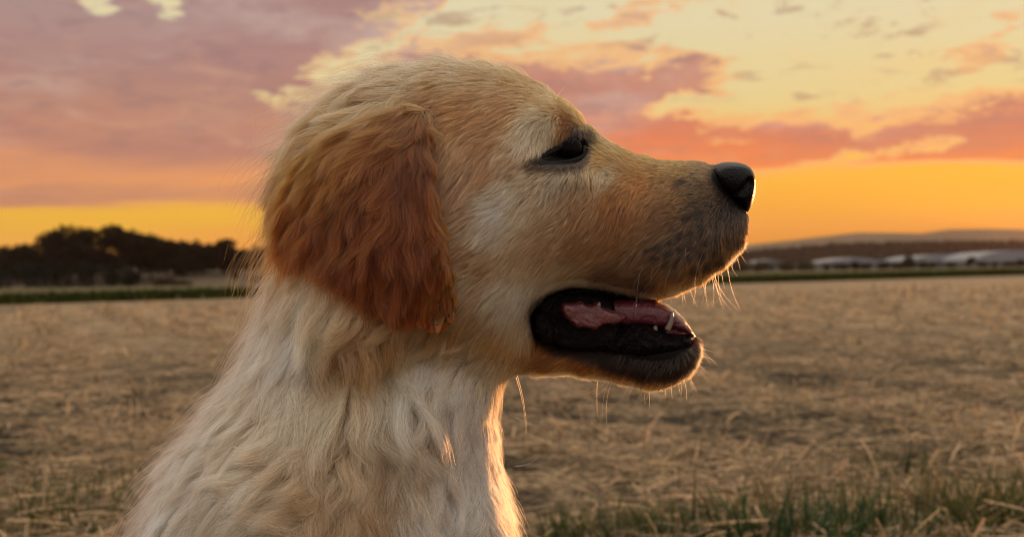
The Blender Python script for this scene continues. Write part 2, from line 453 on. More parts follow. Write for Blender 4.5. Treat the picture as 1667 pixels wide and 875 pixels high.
# ---- green crop strip across the field
nb = 60000
t = rng.random(nb)
x = -34 + 80 * t
y0 = 34.2 + 0.64 * x
wdt = np.clip(5.5 + 0.1 * x, 3, 9)
y = y0 + rng.random(nb) * wdt
base = np.stack([x, y, np.full(nb, -0.02)], -1)
ln = rng.uniform(0.14, 0.30, nb)
dr = np.stack([rng.normal(0, .25, nb), rng.normal(0, .25, nb), np.ones(nb)], -1)
dr /= np.linalg.norm(dr, axis=1, keepdims=True)
V, F, k = ribbons(base, dr, ln, rng.uniform(0.04, 0.10, nb), rng.normal(0, .03, (nb, 3)), np.tile([0., 1, 0], (nb, 1)) + rng.normal(0, .4, (nb, 3)), 1, 0.2)
o = add_mesh("crop_strip", V, F, M_grass, kind='stuff', label='low dark green strip of crop along the far edge of the stubble')
T = np.array([0.036, 0.046, 0.008])[None] * rng.uniform(0.5, 1.5, (nb, 1))
vcol(o.data, 'tone', np.repeat(T, k, 0))

# ---- trees
def m_leaf(n, out):
    at = n.new('ShaderNodeAttribute', attribute_name='tone', attribute_type='GEOMETRY')
    c = at.outputs['Color']
    p = n.new('ShaderNodeBsdfPrincipled'); n.put(p.inputs['Base Color'], c); p.inputs['Roughness'].default_value = 0.6; p.inputs['Specular IOR Level'].default_value = .05
    tr = n.new('ShaderNodeBsdfTranslucent'); n.put(tr.inputs[0], c)
    mx = n.new('ShaderNodeMixShader'); mx.inputs[0].default_value = 0.22
    n.l.new(p.outputs[0], mx.inputs[1]); n.l.new(tr.outputs[0], mx.inputs[2]); n.l.new(mx.outputs[0], out.inputs[0])
M_leaf = material("leaves", m_leaf)
def m_bark(n, out):
    nz = n.noise(n.vm('MULTIPLY', obj_co(n), (1, 1, 0.25)), 6, 5)
    p = principled(n, out, Base_Color=n.ramp(nz, [(0.3, (0.03, 0.022, 0.016)), (0.7, (0.10, 0.075, 0.055))]), Roughness=0.9)
    bump(n, p, nz, 0.6, 0.05)
M_bark = material("bark", m_bark)
def tube(P, rad, sides=6):
    P = np.asarray(P, float); n = len(P)
    T = np.gradient(P, axis=0); T /= np.linalg.norm(T, axis=1, keepdims=True) + 1e-9
    ref = np.array([0.3, 0.2, 1.0]) if abs(T[0][2]) < .8 else np.array([1.0, 0.1, 0])
    A = np.cross(T, ref); A /= np.linalg.norm(A, axis=1, keepdims=True) + 1e-9
    B = np.cross(T, A)
    an = np.linspace(0, 2 * math.pi, sides, endpoint=False)
    V = P[:, None] + np.asarray(rad)[:, None, None] * (A[:, None] * np.cos(an)[None, :, None] + B[:, None] * np.sin(an)[None, :, None])
    V = V.reshape(-1, 3)
    F = []
    for i in range(n - 1):
        for j in range(sides):
            a = i * sides + j; b = i * sides + (j + 1) % sides
            F.append([a, b, b + sides, a + sides])
    for c_, ring in ((P[0], 0), (P[-1], n - 1)):
        V = np.vstack([V, c_]); c = len(V) - 1
        for j in range(sides):
            a = ring * sides + j; b = ring * sides + (j + 1) % sides
            F.append([a, b, c, c] if ring else [b, a, c, c])
    F = [f if f[2] != f[3] else f[:3] + [f[2]] for f in F]
    return V, F
def merge(parts):
    Vs, Fs, off = [], [], 0
    for V, F in parts:
        Vs.append(V); Fs += [[i + off for i in f] for f in F]; off += len(V)
    return np.vstack(Vs), Fs
def mesh_py(name, parts, mat, parent=None, origin=(0, 0, 0), smooth=True, **props):
    V, F = merge(parts)
    V = np.asarray(V) - np.asarray(origin)
    F = [list(dict.fromkeys(f)) for f in F]
    me = bpy.data.meshes.new(name); me.from_pydata(V.tolist(), [], F); me.update()
    me.polygons.foreach_set('use_smooth', np.full(len(me.polygons), smooth))
    me.materials.append(mat)
    o = bpy.data.objects.new(name, me)
    if parent is None: o.location = origin
    return link(o, parent, **props)
def tree(px, y, top, rad, label, cat='tree', name='broadleaf_tree', shape='round', nleaf=1500, tone=(0.05, 0.062, 0.022), group=None, leafs=0.42, base=0.0):
    x = ground_xy(px, y)
    t = empty(name, (x, y, base), label, cat, group)
    H = top - base
    tr = []
    th = H * (0.55 if shape == 'round' else 0.9 if shape == 'cone' else 0.3)
    r0 = max(0.035 * H, 0.06)
    pts = [(0, 0, -0.1)] + [(random.uniform(-.02, .02) * H, random.uniform(-.02, .02) * H, th * f) for f in (.33, .66, 1)]
    tr.append(tube(pts, [r0, r0 * .8, r0 * .55, r0 * .25]))
    cen = []
    if shape == 'cone':
        for i in range(14):
            f = i / 13.0
            for k in range(4 if f < .8 else 1):
                a = random.uniform(0, 6.28); rr = rad * (1 - f) * .62
                cen.append((math.cos(a) * rr, math.sin(a) * rr, H * (.1 + .86 * f), max(rad * (1 - f) * .62, .12 * rad), .55))
    else:
        lo = .34 if shape == 'round' else .22
        for i in range(15 if shape == 'round' else 8):
            f = random.random()
            z = H * (lo + (.92 - lo) * f); wdt_ = math.sin(math.pi * min(max((z / H - lo * .5) / (1.08 - lo * .5), 0), 1)) ** .6
            a = random.uniform(0, 6.28); rr = rad * .68 * wdt_ * math.sqrt(random.random())
            cr = rad * random.uniform(.30, .48)
            cen.append((math.cos(a) * rr, math.sin(a) * rr, min(z, H - cr * .75), cr, .8))
        cen.append((0, 0, H - rad * .36, rad * .36, .9))
        for c in cen[:7]:
            p0 = Vector(pts[2]); p1 = Vector(c[:3]); m_ = p0.lerp(p1, .5) + Vector((0, 0, .05 * H))
            tr.append(tube([p0, m_, p1], [r0 * .35, r0 * .22, r0 * .08], 5))
    cen = np.array(cen)
    wts = cen[:, 3] ** 2; ci = rng.choice(len(cen), nleaf, p=wts / wts.sum())
    d = rng.normal(0, 1, (nleaf, 3)); d /= np.linalg.norm(d, axis=1, keepdims=True)
    rr = cen[ci, 3] * rng.uniform(.55, 1.12, nleaf) * (1 + .25 * np.sin(d[:, 0] * 7 + ci) * np.sin(d[:, 2] * 6))
    C = cen[ci, :3] + d * rr[:, None] * np.stack([np.ones(nleaf), np.ones(nleaf), cen[ci, 4]], -1)
    C[:, 2] = np.maximum(C[:, 2], .05)
    U = rng.normal(0, 1, (nleaf, 3)); U /= np.linalg.norm(U, axis=1, keepdims=True)
    W = np.cross(U, rng.normal(0, 1, (nleaf, 3))); W /= np.linalg.norm(W, axis=1, keepdims=True)
    s = leafs * rng.uniform(.5, 1.2, (nleaf, 1)) * .5
    V = np.stack([C - U * s * 1.3, C - W * s * .7, C + U * s * 1.3, C + W * s * .7], 1).reshape(-1, 3)
    F = np.arange(nleaf * 4).reshape(-1, 4)
    cr_ = add_mesh("crown", V, F, M_leaf, t, smooth=False)
    tv = np.array(tone)[None] * (rng.uniform(.6, 1.4, (nleaf, 1))) * (rng.uniform(.75, 1.25, len(cen))[ci])[:, None]
    vcol(cr_.data, 'tone', np.repeat(tv, 4, 0))
    mesh_py("trunk", tr, M_bark, t)
    return t
TY = 165.0
def top_h(py, px, y):    # height of something whose top is at this photo pixel
    d = FWD + RIGHT * (px - CX) / FPX - UPV * (py - CY) / FPX
    return CAMH + d[2] / d[1] * y
wood = [  # px, top py, radius px, y, description
    (-90, 400, 42, 168, "rounded dark tree at the far left end of the wood, cut by the frame"),
    (-35, 404, 36, 160, "dark tree on the frame's left edge, lower than the wood's crest"),
    (15, 403, 34, 166, "flat-topped dark tree near the left frame edge"),
    (55, 398, 26, 172, "small dark tree where the wood begins to rise"),
    (88, 378, 26, 176, "dark tree stepping up to the wood's first crest"),
    (115, 366, 34, 166, "tallest broad dark tree forming the wood's left crest"),
    (150, 371, 28, 172, "dark tree in the dip just right of the left crest"),
    (183, 367, 30, 165, "dark tree with a pointed crown forming the wood's right crest"),
    (215, 378, 28, 170, "dark tree on the shoulder right of the wood's right crest"),
    (245, 384, 26, 174, "round dark tree halfway down the wood's right slope"),
    (275, 388, 24, 168, "dark tree at the foot of the wood's right slope"),
    (305, 393, 24, 178, "low dark tree above the tan meadow slope"),
    (335, 398, 20, 182, "lowest dark tree in the notch before the lone peak"),
    (366, 389, 17, 178, "narrow peaked dark tree standing near the dog's ear fur"),
    (395, 405, 20, 190, "low dark tree half behind the dog's ear fringe"),
    (430, 402, 26, 195, "dark tree hidden mostly behind the dog's ear"),
]
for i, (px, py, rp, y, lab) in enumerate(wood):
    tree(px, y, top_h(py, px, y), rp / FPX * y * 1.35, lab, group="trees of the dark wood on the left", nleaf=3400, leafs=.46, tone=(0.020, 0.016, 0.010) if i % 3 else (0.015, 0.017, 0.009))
under = [(-70, 432, 60, 150, "dark bush at the wood's foot beyond the left frame edge"), (-10, 430, 50, 148, "dark bush at the wood's foot on the left frame edge"),
         (45, 428, 42, 150, "dark green bush at the foot of the wood's low left end"), (95, 425, 42, 152, "broad dark bush below the wood's left crest"),
         (140, 428, 36, 146, "dark bush in the middle of the wood's foot"), (180, 430, 34, 148, "dark bush below the wood's right crest"),
         (215, 440, 24, 144, "small dark bush where the wood meets the tan meadow slope"),
         (272, 456, 26, 138, "low brown bush on the tan meadow slope"), (300, 459, 20, 138, "flat brown bush beside the low one on the meadow slope"),
         (381, 432, 8, 150, "tiny round dark bush on the meadow slope below the peaked tree"), (418, 450, 12, 146, "little dark bush on the meadow beside the dog's neck fur")]
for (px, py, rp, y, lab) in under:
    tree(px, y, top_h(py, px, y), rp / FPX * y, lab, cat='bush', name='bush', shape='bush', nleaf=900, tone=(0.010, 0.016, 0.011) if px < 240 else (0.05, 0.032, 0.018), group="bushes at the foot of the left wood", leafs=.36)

# meadow slope behind the left bushes (rises away)
def land(name, prof, y, depth, mat, label=None, nseg=160, base=-1.0, rough=0.0, seed=1, thick=None):
    """a ridge: a row of profile heights at distance y, falling away in front and behind, as real terrain"""
    r_ = np.random.default_rng(seed)
    xp = np.array([p[0] for p in prof], float); hp = np.array([top_h(p[1], p[0], y) for p in prof])
    X = np.linspace(ground_xy(xp[0], y), ground_xy(xp[-1], y), nseg)
    Hh = np.interp(X, (xp - CX) / FPX * y, hp)
    nz_ = sum(r_.normal(0, 1) * 0 + np.sin(X / (y * s) + r_.uniform(0, 6)) * a for s, a in ((.03, .4), (.013, .3), (.006, .25), (.0025, .2)))
    Hh = Hh + rough * nz_ / FPX * y
    fr = np.linspace(-1, 1, 15)
    shape_ = np.cos(fr * math.pi / 2) ** 1.3
    V = np.stack([np.repeat(X[:, None], 15, 1), y + depth * (fr[None] + np.zeros((nseg, 1))), base + (Hh[:, None] - base) * shape_[None]], -1)
    I = np.arange(nseg * 15).reshape(nseg, 15)
    F = np.stack([I[:-1, :-1], I[1:, :-1], I[1:, 1:], I[:-1, 1:]], -1).reshape(-1, 4)
    return add_mesh(name, V.reshape(-1, 3), F, mat, kind='structure', **({'label': label} if label else {}))
def m_flat(c1, c2, sc, rough=.95):
    def f(n, out):
        nz = n.noise(geo_pos(n), sc, 5, .6)
        p = principled(n, out, Base_Color=n.mix(n.smooth(nz, .35, .65), c1, c2), Roughness=rough)
        p.inputs['Specular IOR Level'].default_value = 0.1
    return f
M_meadow = material("meadow", m_flat((0.09, 0.065, 0.042), (0.15, 0.11, 0.075), 0.08))
M_woods = material("far_woods", m_flat((0.006, 0.005, 0.005), (0.020, 0.014, 0.011), 0.05))
M_hills = material("far_hills", m_flat((0.05, 0.06, 0.04), (0.12, 0.10, 0.07), 0.004))
land("meadow_slope", [(120, 470), (190, 440), (240, 436), (330, 437), (420, 437), (520, 440), (700, 444)], 200, 45, M_meadow, "tan meadow rising between the wood and the dog")
land("wooded_hill", [(-300, 425), (0, 422), (300, 412), (400, 408), (500, 418), (640, 432), (800, 440)], 420, 60, M_woods, "dark wooded rise behind the left wood", rough=1.5, seed=3)
land("wooded_ridge", [(900, 440), (1000, 431), (1180, 417), (1300, 409), (1350, 404), (1480, 400), (1560, 399), (1667, 399), (1700, 404), (1765, 428), (1800, 441)], 1100, 160, M_woods,
     "dark wooded ridge behind the halls on the right", rough=2.4, seed=5, nseg=700)  # unseen right end shaped to drop so the low sun clears it
land("far_hills", [(300, 440), (700, 424), (1000, 410), (1180, 403), (1250, 396), (1320, 388), (1400, 379), (1450, 379), (1500, 380), (1545, 374), (1600, 373), (1667, 374), (1700, 382), (1765, 428), (1800, 441)],
     4500, 500, M_hills, "far hills fading into the sunset haze", rough=.35, seed=8, nseg=400)  # past the right edge the profile is lowered to let the sun through

# ---- industrial halls on the right
def m_sheet(col, col2):
    def f(n, out):
        nz = n.noise(obj_co(n), .35, 4)
        p = principled(n, out, Base_Color=n.mix(nz, col, col2), Roughness=0.45, Metallic=0.1)
    return f
M_roof = material("hall_roof_sheet", m_sheet((0.27, 0.28, 0.31), (0.17, 0.18, 0.21)))
M_wall = material("hall_wall_panel", m_sheet((0.16, 0.17, 0.19), (0.11, 0.115, 0.13)))
M_dark = material("dark_opening", m_flat((0.02, 0.02, 0.022), (0.03, 0.03, 0.034), 1))
M_glass = material("window_glass", lambda n, out: principled(n, out, Base_Color=(0.05, 0.055, 0.06), Roughness=0.12))
def boxm(x0, x1, y0, y1, z0, z1):
    V = np.array([(x, y, z) for x in (x0, x1) for y in (y0, y1) for z in (z0, z1)], float)
    F = [[0, 1, 3, 2], [4, 6, 7, 5], [0, 4, 5, 1], [2, 3, 7, 6], [0, 2, 6, 4], [1, 5, 7, 3]]
    return V, F
def hall(px0, px1, py_eave, py_ridge, y, label, doors, barrel=True, name='industrial_hall', roofm=None):
    x0, x1 = ground_xy(px0, y), ground_xy(px1, y)
    mid = (px0 + px1) / 2
    he = top_h(py_eave, mid, y); hr = top_h(py_ridge, mid, y)
    L = 26.0
    t = empty(name, ((x0 + x1) / 2, y + L / 2, 0), label, 'industrial hall')
    w2 = (x1 - x0) / 2
    # walls in panels
    npan = max(int((x1 - x0) / 3), 2)
    for i in range(npan):
        a = -w2 + (x1 - x0) * i / npan; b = -w2 + (x1 - x0) * (i + 1) / npan
        mesh_py("wall_panel", [boxm(a + .03, b - .03, -L / 2, -L / 2 + .2, -.1, he)], M_wall, t, smooth=False)
    mesh_py("wall", [boxm(-w2 + .25, -w2, -L / 2 + .22, L / 2, -.1, he), boxm(w2 - .25, w2, -L / 2 + .22, L / 2, -.1, he), boxm(-w2 + .26, w2 - .26, L / 2 - .3, L / 2, -.1, he)], M_wall, t, smooth=False)
    ns = 14
    a = np.linspace(0, math.pi, ns + 1)
    if barrel:
        prof = np.stack([-np.cos(a) * (w2 + .3), he + np.sin(a) * (hr - he)], -1)
    else:
        f = np.linspace(-1, 1, ns + 1); prof = np.stack([f * (w2 + .3), he + (1 - abs(f)) * (hr - he)], -1)
    V = []; F = []
    ysl = np.linspace(-L / 2 - .4, L / 2 + .4, 7)
    for yy in ysl:
        for p in prof: V.append((p[0], yy, p[1]))
        for p in prof: V.append((p[0], yy, p[1] - .18))
    m_ = 2 * (ns + 1)
    for i in range(len(ysl) - 1):
        for j in range(ns):
            q = i * m_ + j
            F.append([q, q + 1, q + 1 + m_, q + m_]); q += ns + 1; F.append([q, q + m_, q + m_ + 1, q + 1])
    for i in (0, len(ysl) - 1):     # gable ends
        for j in range(ns):
            q = i * m_ + j
            F.append([q, q + ns + 1, q + ns + 2, q + 1])
        F.append([i * m_ + ns + 1 + j for j in range(ns + 1)])
    mesh_py("roof", [(np.array(V), F)], roofm or M_roof, t, smooth=False)
    for i in range(3):
        yy = -L / 2 + 4 + 7 * i
        mesh_py("skylight", [boxm(-.5, .5, yy, yy + 2.2, hr - .1, hr + .22)], M_glass, t, smooth=False)
    for (f0, f1, hh) in doors:
        d = mesh_py("door", [boxm(-w2 + f0 * 2 * w2, -w2 + f1 * 2 * w2, -L / 2 - .06, -L / 2 - .005, -.05, he * hh)], M_dark, t, smooth=False)
    for i in range(npan):
        c = -w2 + (x1 - x0) * (i + .5) / npan
        if all(not (f0 - .08 < (c + w2) / (2 * w2) < f1 + .08) for f0, f1, _ in doors):
            mesh_py("window", [boxm(c - .8, c + .8, -L / 2 - .05, -L / 2 - .004, he * .55, he * .78)], M_glass, t, smooth=False)
    return t
hall(1332, 1452, 427, 419, 330, "long low pale hall left of the dark conifer", [(.2, .3, .8), (.62, .72, .8)], barrel=False)
hall(1487, 1592, 425, 414, 315, "pale hall with a curved roof right of the dark conifer", [(.4, .55, .8)])
hall(1590, 1735, 424, 407, 290, "largest pale curved-roof hall at the right frame edge", [(.3, .42, .8), (.6, .7, .8)])
hall(1236, 1275, 428, 422, 360, "small dim shed just right of the dog's muzzle", [(.4, .6, .8)], barrel=False, name='shed', roofm=M_wall)['category'] = 'shed'
rt = [(1479, 405, 13, 262, 'cone', "dark upright conifer standing between the pale halls"),
      (1436, 428, 12, 250, 'bush', "small dark bush left of the upright conifer"), (1462, 430, 12, 250, 'bush', "dark bush touching the conifer's left foot"),
      (1503, 427, 9, 250, 'bush', "small dark bush right of the upright conifer"), (1517, 431, 7, 248, 'bush', "tiny bush in front of the middle hall"),
      (1580, 420, 10, 258, 'bush', "dark bush between the middle hall and the largest hall"), (1640, 432, 12, 240, 'bush', "low bush before the largest hall's left half"),
      (1662, 424, 12, 240, 'bush', "taller bush at the right frame edge before the largest hall"),
      (1373, 431, 9, 250, 'bush', "dark bush before the middle of the long low hall"), (1345, 433, 9, 255, 'bush', "bush at the left end of the long low hall"),
      (1310, 426, 26, 262, 'bush', "broad dull green bush left of the long low hall"), (1278, 428, 20, 262, 'bush', "dull bush right of the small shed"),
      (1236, 426, 20, 255, 'bush', "dull bush at the small shed's left end"), (1200, 428, 26, 262, 'bush', "dull bush showing below the dog's muzzle whiskers"),
      (1165, 430, 28, 262, 'bush', "dull bush half behind the dog's upper lip")]
rt += [(1392, 427, 10, 252, 'bush', "dark round bush before the right half of the long low hall"), (1408, 431, 7, 248, 'bush', "smallest bush before the right end of the long low hall"),
       (1548, 428, 9, 246, 'bush', "bush before the right half of the middle hall"), (1600, 427, 9, 244, 'bush', "bush at the left foot of the largest hall"),
       (1620, 430, 7, 243, 'bush', "little bush next to the one at the largest hall's left foot"), (1655, 430, 8, 238, 'bush', "dark little bush just left of the taller one at the right frame edge")]
for (px, py, rp, y, sh, lab) in rt:
    tree(px, y, top_h(py, px, y), rp / FPX * y, lab, cat='tree' if sh == 'cone' else 'bush', name='conifer' if sh == 'cone' else 'bush', shape=sh, nleaf=700, tone=(0.022, 0.026, 0.014) if rp < 15 else (0.07, 0.058, 0.035), leafs=.5,
         group=None if sh == 'cone' else "bushes in front of the halls")

# trees standing on the wooded ridge, too far to tell apart
nw = 16000
wx_px = rng.uniform(960, 1720, nw); wy = rng.uniform(980, 1180, nw)
prx = [960, 1000, 1180, 1300, 1350, 1480, 1560, 1667, 1720]; pry = [436, 432, 418, 410, 405, 401, 400, 400, 412]
crest = np.interp(wx_px, prx, pry)
hz_ = np.array([top_h(c, p, 1100) for c, p in zip(crest, wx_px)]) * np.cos((wy - 1100) / 160 * math.pi / 2) ** 1.3
clump_ = np.sin(wx_px * .9 + 2 * np.sin(wx_px * .23)) * np.sin(wy * .11)
C_ = np.stack([(wx_px - CX) / FPX * wy, wy, hz_ + (clump_ * 1.6 + rng.uniform(-1, 3.2, nw))], -1)
U = rng.normal(0, 1, (nw, 3)); U /= np.linalg.norm(U, axis=1, keepdims=True)
W = np.cross(U, rng.normal(0, 1, (nw, 3))); W /= np.linalg.norm(W, axis=1, keepdims=True)
s_ = rng.uniform(1.2, 3.4, (nw, 1))
V = np.stack([C_ - U * s_, C_ - W * s_ * .7, C_ + U * s_, C_ + W * s_ * .7], 1).reshape(-1, 3)
o = add_mesh("distant_woods", V, np.arange(nw * 4).reshape(-1, 4), M_leaf, smooth=False, kind='stuff', label='dark distant woods along the ridge on the right')
vcol(o.data, 'tone', np.repeat(np.array([.014, .010, .008])[None] * rng.uniform(.4, 1.8, (nw, 1)), 4, 0))

# ---- haze
HAZE = 0.00012
if HAZE:
    def m_haze(n, out):
        v = n.new('ShaderNodeVolumePrincipled')
        v.inputs['Color'].default_value = (0.98, 0.66, 0.46, 1)
        v.inputs['Density'].default_value = HAZE
        v.inputs['Anisotropy'].default_value = 0.3
        n.l.new(v.outputs[0], out.inputs['Volume'])
    M_haze = material("haze_air", m_haze)
    mesh_py("haze", [boxm(-4200, 4200, -4200, 5300, -3.0, 210.0)], M_haze, smooth=False, kind='stuff', label='thin sunset haze over the fields')

#DOG#
# ================================================================== THE DOG
def q(px, py, d=0.0):
    """photo pixel -> dog coordinates on the plane at depth d"""
    s = (DOG + d) / FPX
    return np.array([(px - CX) * s, d, (CY - py) * s])
def proj(P):
    """dog coordinates -> photo pixel, the far side mirrored on to the near one"""
    d = -np.abs(P[:, 1])
    s = FPX / (DOG + d)
    return np.stack([CX + P[:, 0] * s, CY - P[:, 2] * s], -1)
def poly_q(pts, d=0.0):
    return np.array([q(x, y, d)[[0, 2]] for x, y in pts])
def catmull(pts, k=5, closed=True):
    P = np.array(pts, float); n = len(P); out = []
    for i in range(n if closed else n - 1):
        p0, p1, p2, p3 = (P[(i - 1) % n], P[i], P[(i + 1) % n], P[(i + 2) % n]) if closed else (P[max(i - 1, 0)], P[i], P[i + 1], P[min(i + 2, n - 1)])
        for t in np.arange(k) / k:
            out.append(.5 * (2 * p1 + (p2 - p0) * t + (2 * p0 - 5 * p1 + 4 * p2 - p3) * t * t + (3 * p1 - p0 - 3 * p2 + p3) * t ** 3))
    if not closed: out.append(P[-1])
    return np.array(out)
def sdist(X, Z, poly):
    """signed distance to polygon, positive inside"""
    P = np.stack([X, Z], -1).reshape(-1, 2)
    best = np.full(len(P), 1e9); ins = np.zeros(len(P), bool)
    n = len(poly)
    for i in range(n):
        a, b = poly[i], poly[(i + 1) % n]
        e = b - a; w_ = P - a
        t = np.clip((w_ @ e) / max(e @ e, 1e-12), 0, 1)
        dd = w_ - t[:, None] * e
        best = np.minimum(best, (dd ** 2).sum(1))
        c = (a[1] > P[:, 1]) != (b[1] > P[:, 1])
        with np.errstate(divide='ignore', invalid='ignore'):
            xi = (b[0] - a[0]) * (P[:, 1] - a[1]) / (b[1] - a[1]) + a[0]
        ins ^= c & (P[:, 0] < xi)
    d = np.sqrt(best); d[~ins] *= -1
    return d.reshape(X.shape)
def inflate(poly, X, Z, h, c=1.0, it=700):
    """Poisson inflation: u>0 inside so that y = +-sqrt(u) is a rounded body; u<0 outside"""
    sd = sdist(X, Z, poly); ins = sd > 0
    u = np.where(ins, 2 * c * sd * 0.03, 0.0)
    rhs = 2 * c * h * h
    ii, jj = np.indices(u.shape); 
    red = ((ii + jj) % 2 == 0)[1:-1, 1:-1] & ins[1:-1, 1:-1]; blk = ((ii + jj) % 2 == 1)[1:-1, 1:-1] & ins[1:-1, 1:-1]
    om = 1.93
    for _ in range(it):
        for m_ in (red, blk):
            av = (u[2:, 1:-1] + u[:-2, 1:-1] + u[1:-1, 2:] + u[1:-1, :-2] + rhs) * .25
            c_ = u[1:-1, 1:-1]
            c_[m_] += om * (av[m_] - c_[m_])
    out = np.where(ins, u, sd * 0.02)
    # exact zero crossing near the outline
    nearb = ins & (sd < h * 1.2)
    out[nearb] = np.maximum(out[nearb], sd[nearb] * 0.02)
    return out, sd
def surface_nets(Fv, org, h):
    s = Fv > 0
    nx, ny, nz = Fv.shape
    A = np.zeros((nx - 1, ny - 1, nz - 1), np.int8)
    for i in (0, 1):
        for j in (0, 1):
            for k in (0, 1):
                A += s[i:nx - 1 + i, j:ny - 1 + j, k:nz - 1 + k]
    act = (A > 0) & (A < 8)
    idx = np.argwhere(act)
    ids = np.full(act.shape, -1, np.int64); ids[act] = np.arange(len(idx))
    acc = np.zeros((len(idx), 3)); cnt = np.zeros(len(idx))
    cs = [(i, j, k) for i in (0, 1) for j in (0, 1) for k in (0, 1)]
    for a in cs:
        for ax in range(3):
            if a[ax]: continue
            b = list(a); b[ax] = 1
            va = Fv[idx[:, 0] + a[0], idx[:, 1] + a[1], idx[:, 2] + a[2]]
            vb = Fv[idx[:, 0] + b[0], idx[:, 1] + b[1], idx[:, 2] + b[2]]
            cr = (va > 0) != (vb > 0)
            t = np.where(cr, va / np.where(cr, va - vb, 1), 0)
            p = np.tile(np.array(a, float), (len(idx), 1)); p[:, ax] += t
            acc[cr] += p[cr]; cnt[cr] += 1
    V = np.array(org) + (idx + acc / cnt[:, None]) * h
    Fs = []
    for ax in range(3):
        sl0 = [slice(None)] * 3; sl1 = [slice(None)] * 3
        sl0[ax] = slice(0, -1); sl1[ax] = slice(1, None)
        a, b = s[tuple(sl0)], s[tuple(sl1)]
        e = np.argwhere(a != b)
        o1, o2 = [(1, 2), (2, 0), (0, 1)][ax]
        ok = (e[:, o1] > 0) & (e[:, o2] > 0) & (e[:, o1] < Fv.shape[o1] - 1) & (e[:, o2] < Fv.shape[o2] - 1)
        e = e[ok]
        flip = a[tuple(e.T)]
        def cell(d1, d2):
            c = e.copy(); c[:, o1] -= d1; c[:, o2] -= d2
            return ids[tuple(c.T)]
        qd = np.stack([cell(1, 1), cell(0, 1), cell(0, 0), cell(1, 0)], -1)
        qd[~flip] = qd[~flip][:, ::-1]
        Fs.append(qd)
    return V, np.concatenate(Fs)
def relax(V, F, it=2, lam=.5):
    n = len(V)
    e0 = np.concatenate([F[:, i] for i in range(4)]); e1 = np.concatenate([F[:, (i + 1) % 4] for i in range(4)])
    for _ in range(it):
        s = np.zeros_like(V); c = np.zeros(n)
        for k in range(3):
            s[:, k] = np.bincount(e0, V[e1, k], n) + np.bincount(e1, V[e0, k], n)
        c = np.bincount(e0, minlength=n) + np.bincount(e1, minlength=n)
        V = V + lam * (s / c[:, None] - V)
    return V
def vnormals(V, F):
    n_ = np.cross(V[F[:, 2]] - V[F[:, 0]], V[F[:, 3]] - V[F[:, 1]])
    N = np.zeros_like(V)
    for i in range(4):
        for k in range(3): N[:, k] += np.bincount(F[:, i], n_[:, k], len(V))
    return N / (np.linalg.norm(N, axis=1, keepdims=True) + 1e-12)
def smin(a, b, k):
    h_ = np.clip(.5 + .5 * (a - b) / k, 0, 1)
    return a * (1 - h_) + b * h_ - k * h_ * (1 - h_)
def smax(a, b, k): return -smin(-a, -b, k)

# ---- outlines of the skin (the coat adds the rest), in photo pixels
HEAD = [(1172, 273), (1110, 267), (1062, 261), (1020, 250), (985, 231), (957, 209), (933, 184), (903, 158), (870, 136), (830, 121), (780, 112), (720, 109),
        (660, 119), (602, 143), (550, 178), (510, 225), (488, 290), (482, 350), (478, 400), (468, 450), (446, 520), (416, 590), (365, 665), (310, 740), (272, 810), (250, 880),
        (225, 980), (170, 1120), (90, 1280), (0, 1430), (0, 1560), (200, 1600), (500, 1500), (720, 1330), (800, 1150), (826, 1000), (822, 900), (812, 820), (799, 760), (794, 700), (801, 650), (822, 612),
        (850, 600), (900, 596), (880, 560), (862, 520), (876, 492), (900, 474), (935, 467), (980, 470), (1020, 478), (1052, 483), (1090, 474), (1128, 457), (1165, 435), (1193, 412),
        (1207, 385), (1212, 350), (1205, 300)]
JAW = [(800, 500), (860, 522), (895, 548), (930, 562), (965, 563), (1000, 548), (1030, 530), (1062, 528), (1090, 543), (1125, 545), (1137, 555), (1134, 580), (1118, 604), (1090, 620), (1058, 625),
       (1010, 615), (950, 606), (890, 602), (840, 602), (790, 600)]
H2 = 0.0025
gx = np.arange(-0.32, 0.16, H2); gz = np.arange(-0.46, 0.125, H2)
GX2, GZ2 = np.meshgrid(gx, gz, indexing='ij')
uA, sA = inflate(catmull(poly_q(HEAD), 4), GX2, GZ2, H2, 1.05)
uJ, sJ = inflate(catmull(poly_q(JAW), 4), GX2, GZ2, H2, 1.5)
def g(px, py, s_, d=-0.045, sy=None, rot=0.0):
    c = q(px, py, d); s1 = s_ / 3200.0; s2 = (sy or s_) / 3200.0
    a, b = GX2 - c[0], GZ2 - c[2]
    cr, sr = math.cos(R(rot)), math.sin(R(rot))
    return np.exp(-((a * cr + b * sr) / s1) ** 2 / 2 - ((b * cr - a * sr) / s2) ** 2 / 2)
# sculpting: millimetres added to the half width
off = (5.0 * g(895, 185, 34, -.03, 20, 30) - 8.5 * g(922, 245, 30, -.03, 17) + 6.5 * g(800, 420, 85) + 3.0 * g(760, 240, 60) - 3.5 * g(1010, 285, 40, -.02, 26)
       + 5.0 * g(1120, 400, 62, -.025, 44) + 3.0 * g(1040, 440, 60, -.025, 22) + 3.5 * g(940, 300, 34, -.03, 16, 15)
       - 11.0 * g(640, 590, 80, -.05, 34, 12) - 7 * g(800, 600, 60, -.04, 30, 0) - 6.0 * g(560, 680, 36, -.05, 70, 10) - 1.0 * g(740, 760, 40, -.06, 130) + 4.0 * g(560, 560, 60, -.05)
       - 6.0 * g(630, 760, 16, -.06, 110, 4) + 9.0 * g(450, 800, 110, -.06, 80) + 3.0 * g(840, 480, 34, -.04, 22, 30) - 2.5 * g(690, 330, 16, -.05, 120) + 20.0 * g(812, 800, 22, -.03, 120) + 8.0 * g(812, 690, 16, -.03, 50) - 4.0 * g(1200, 303, 22, -.015, 30)) * 1e-3
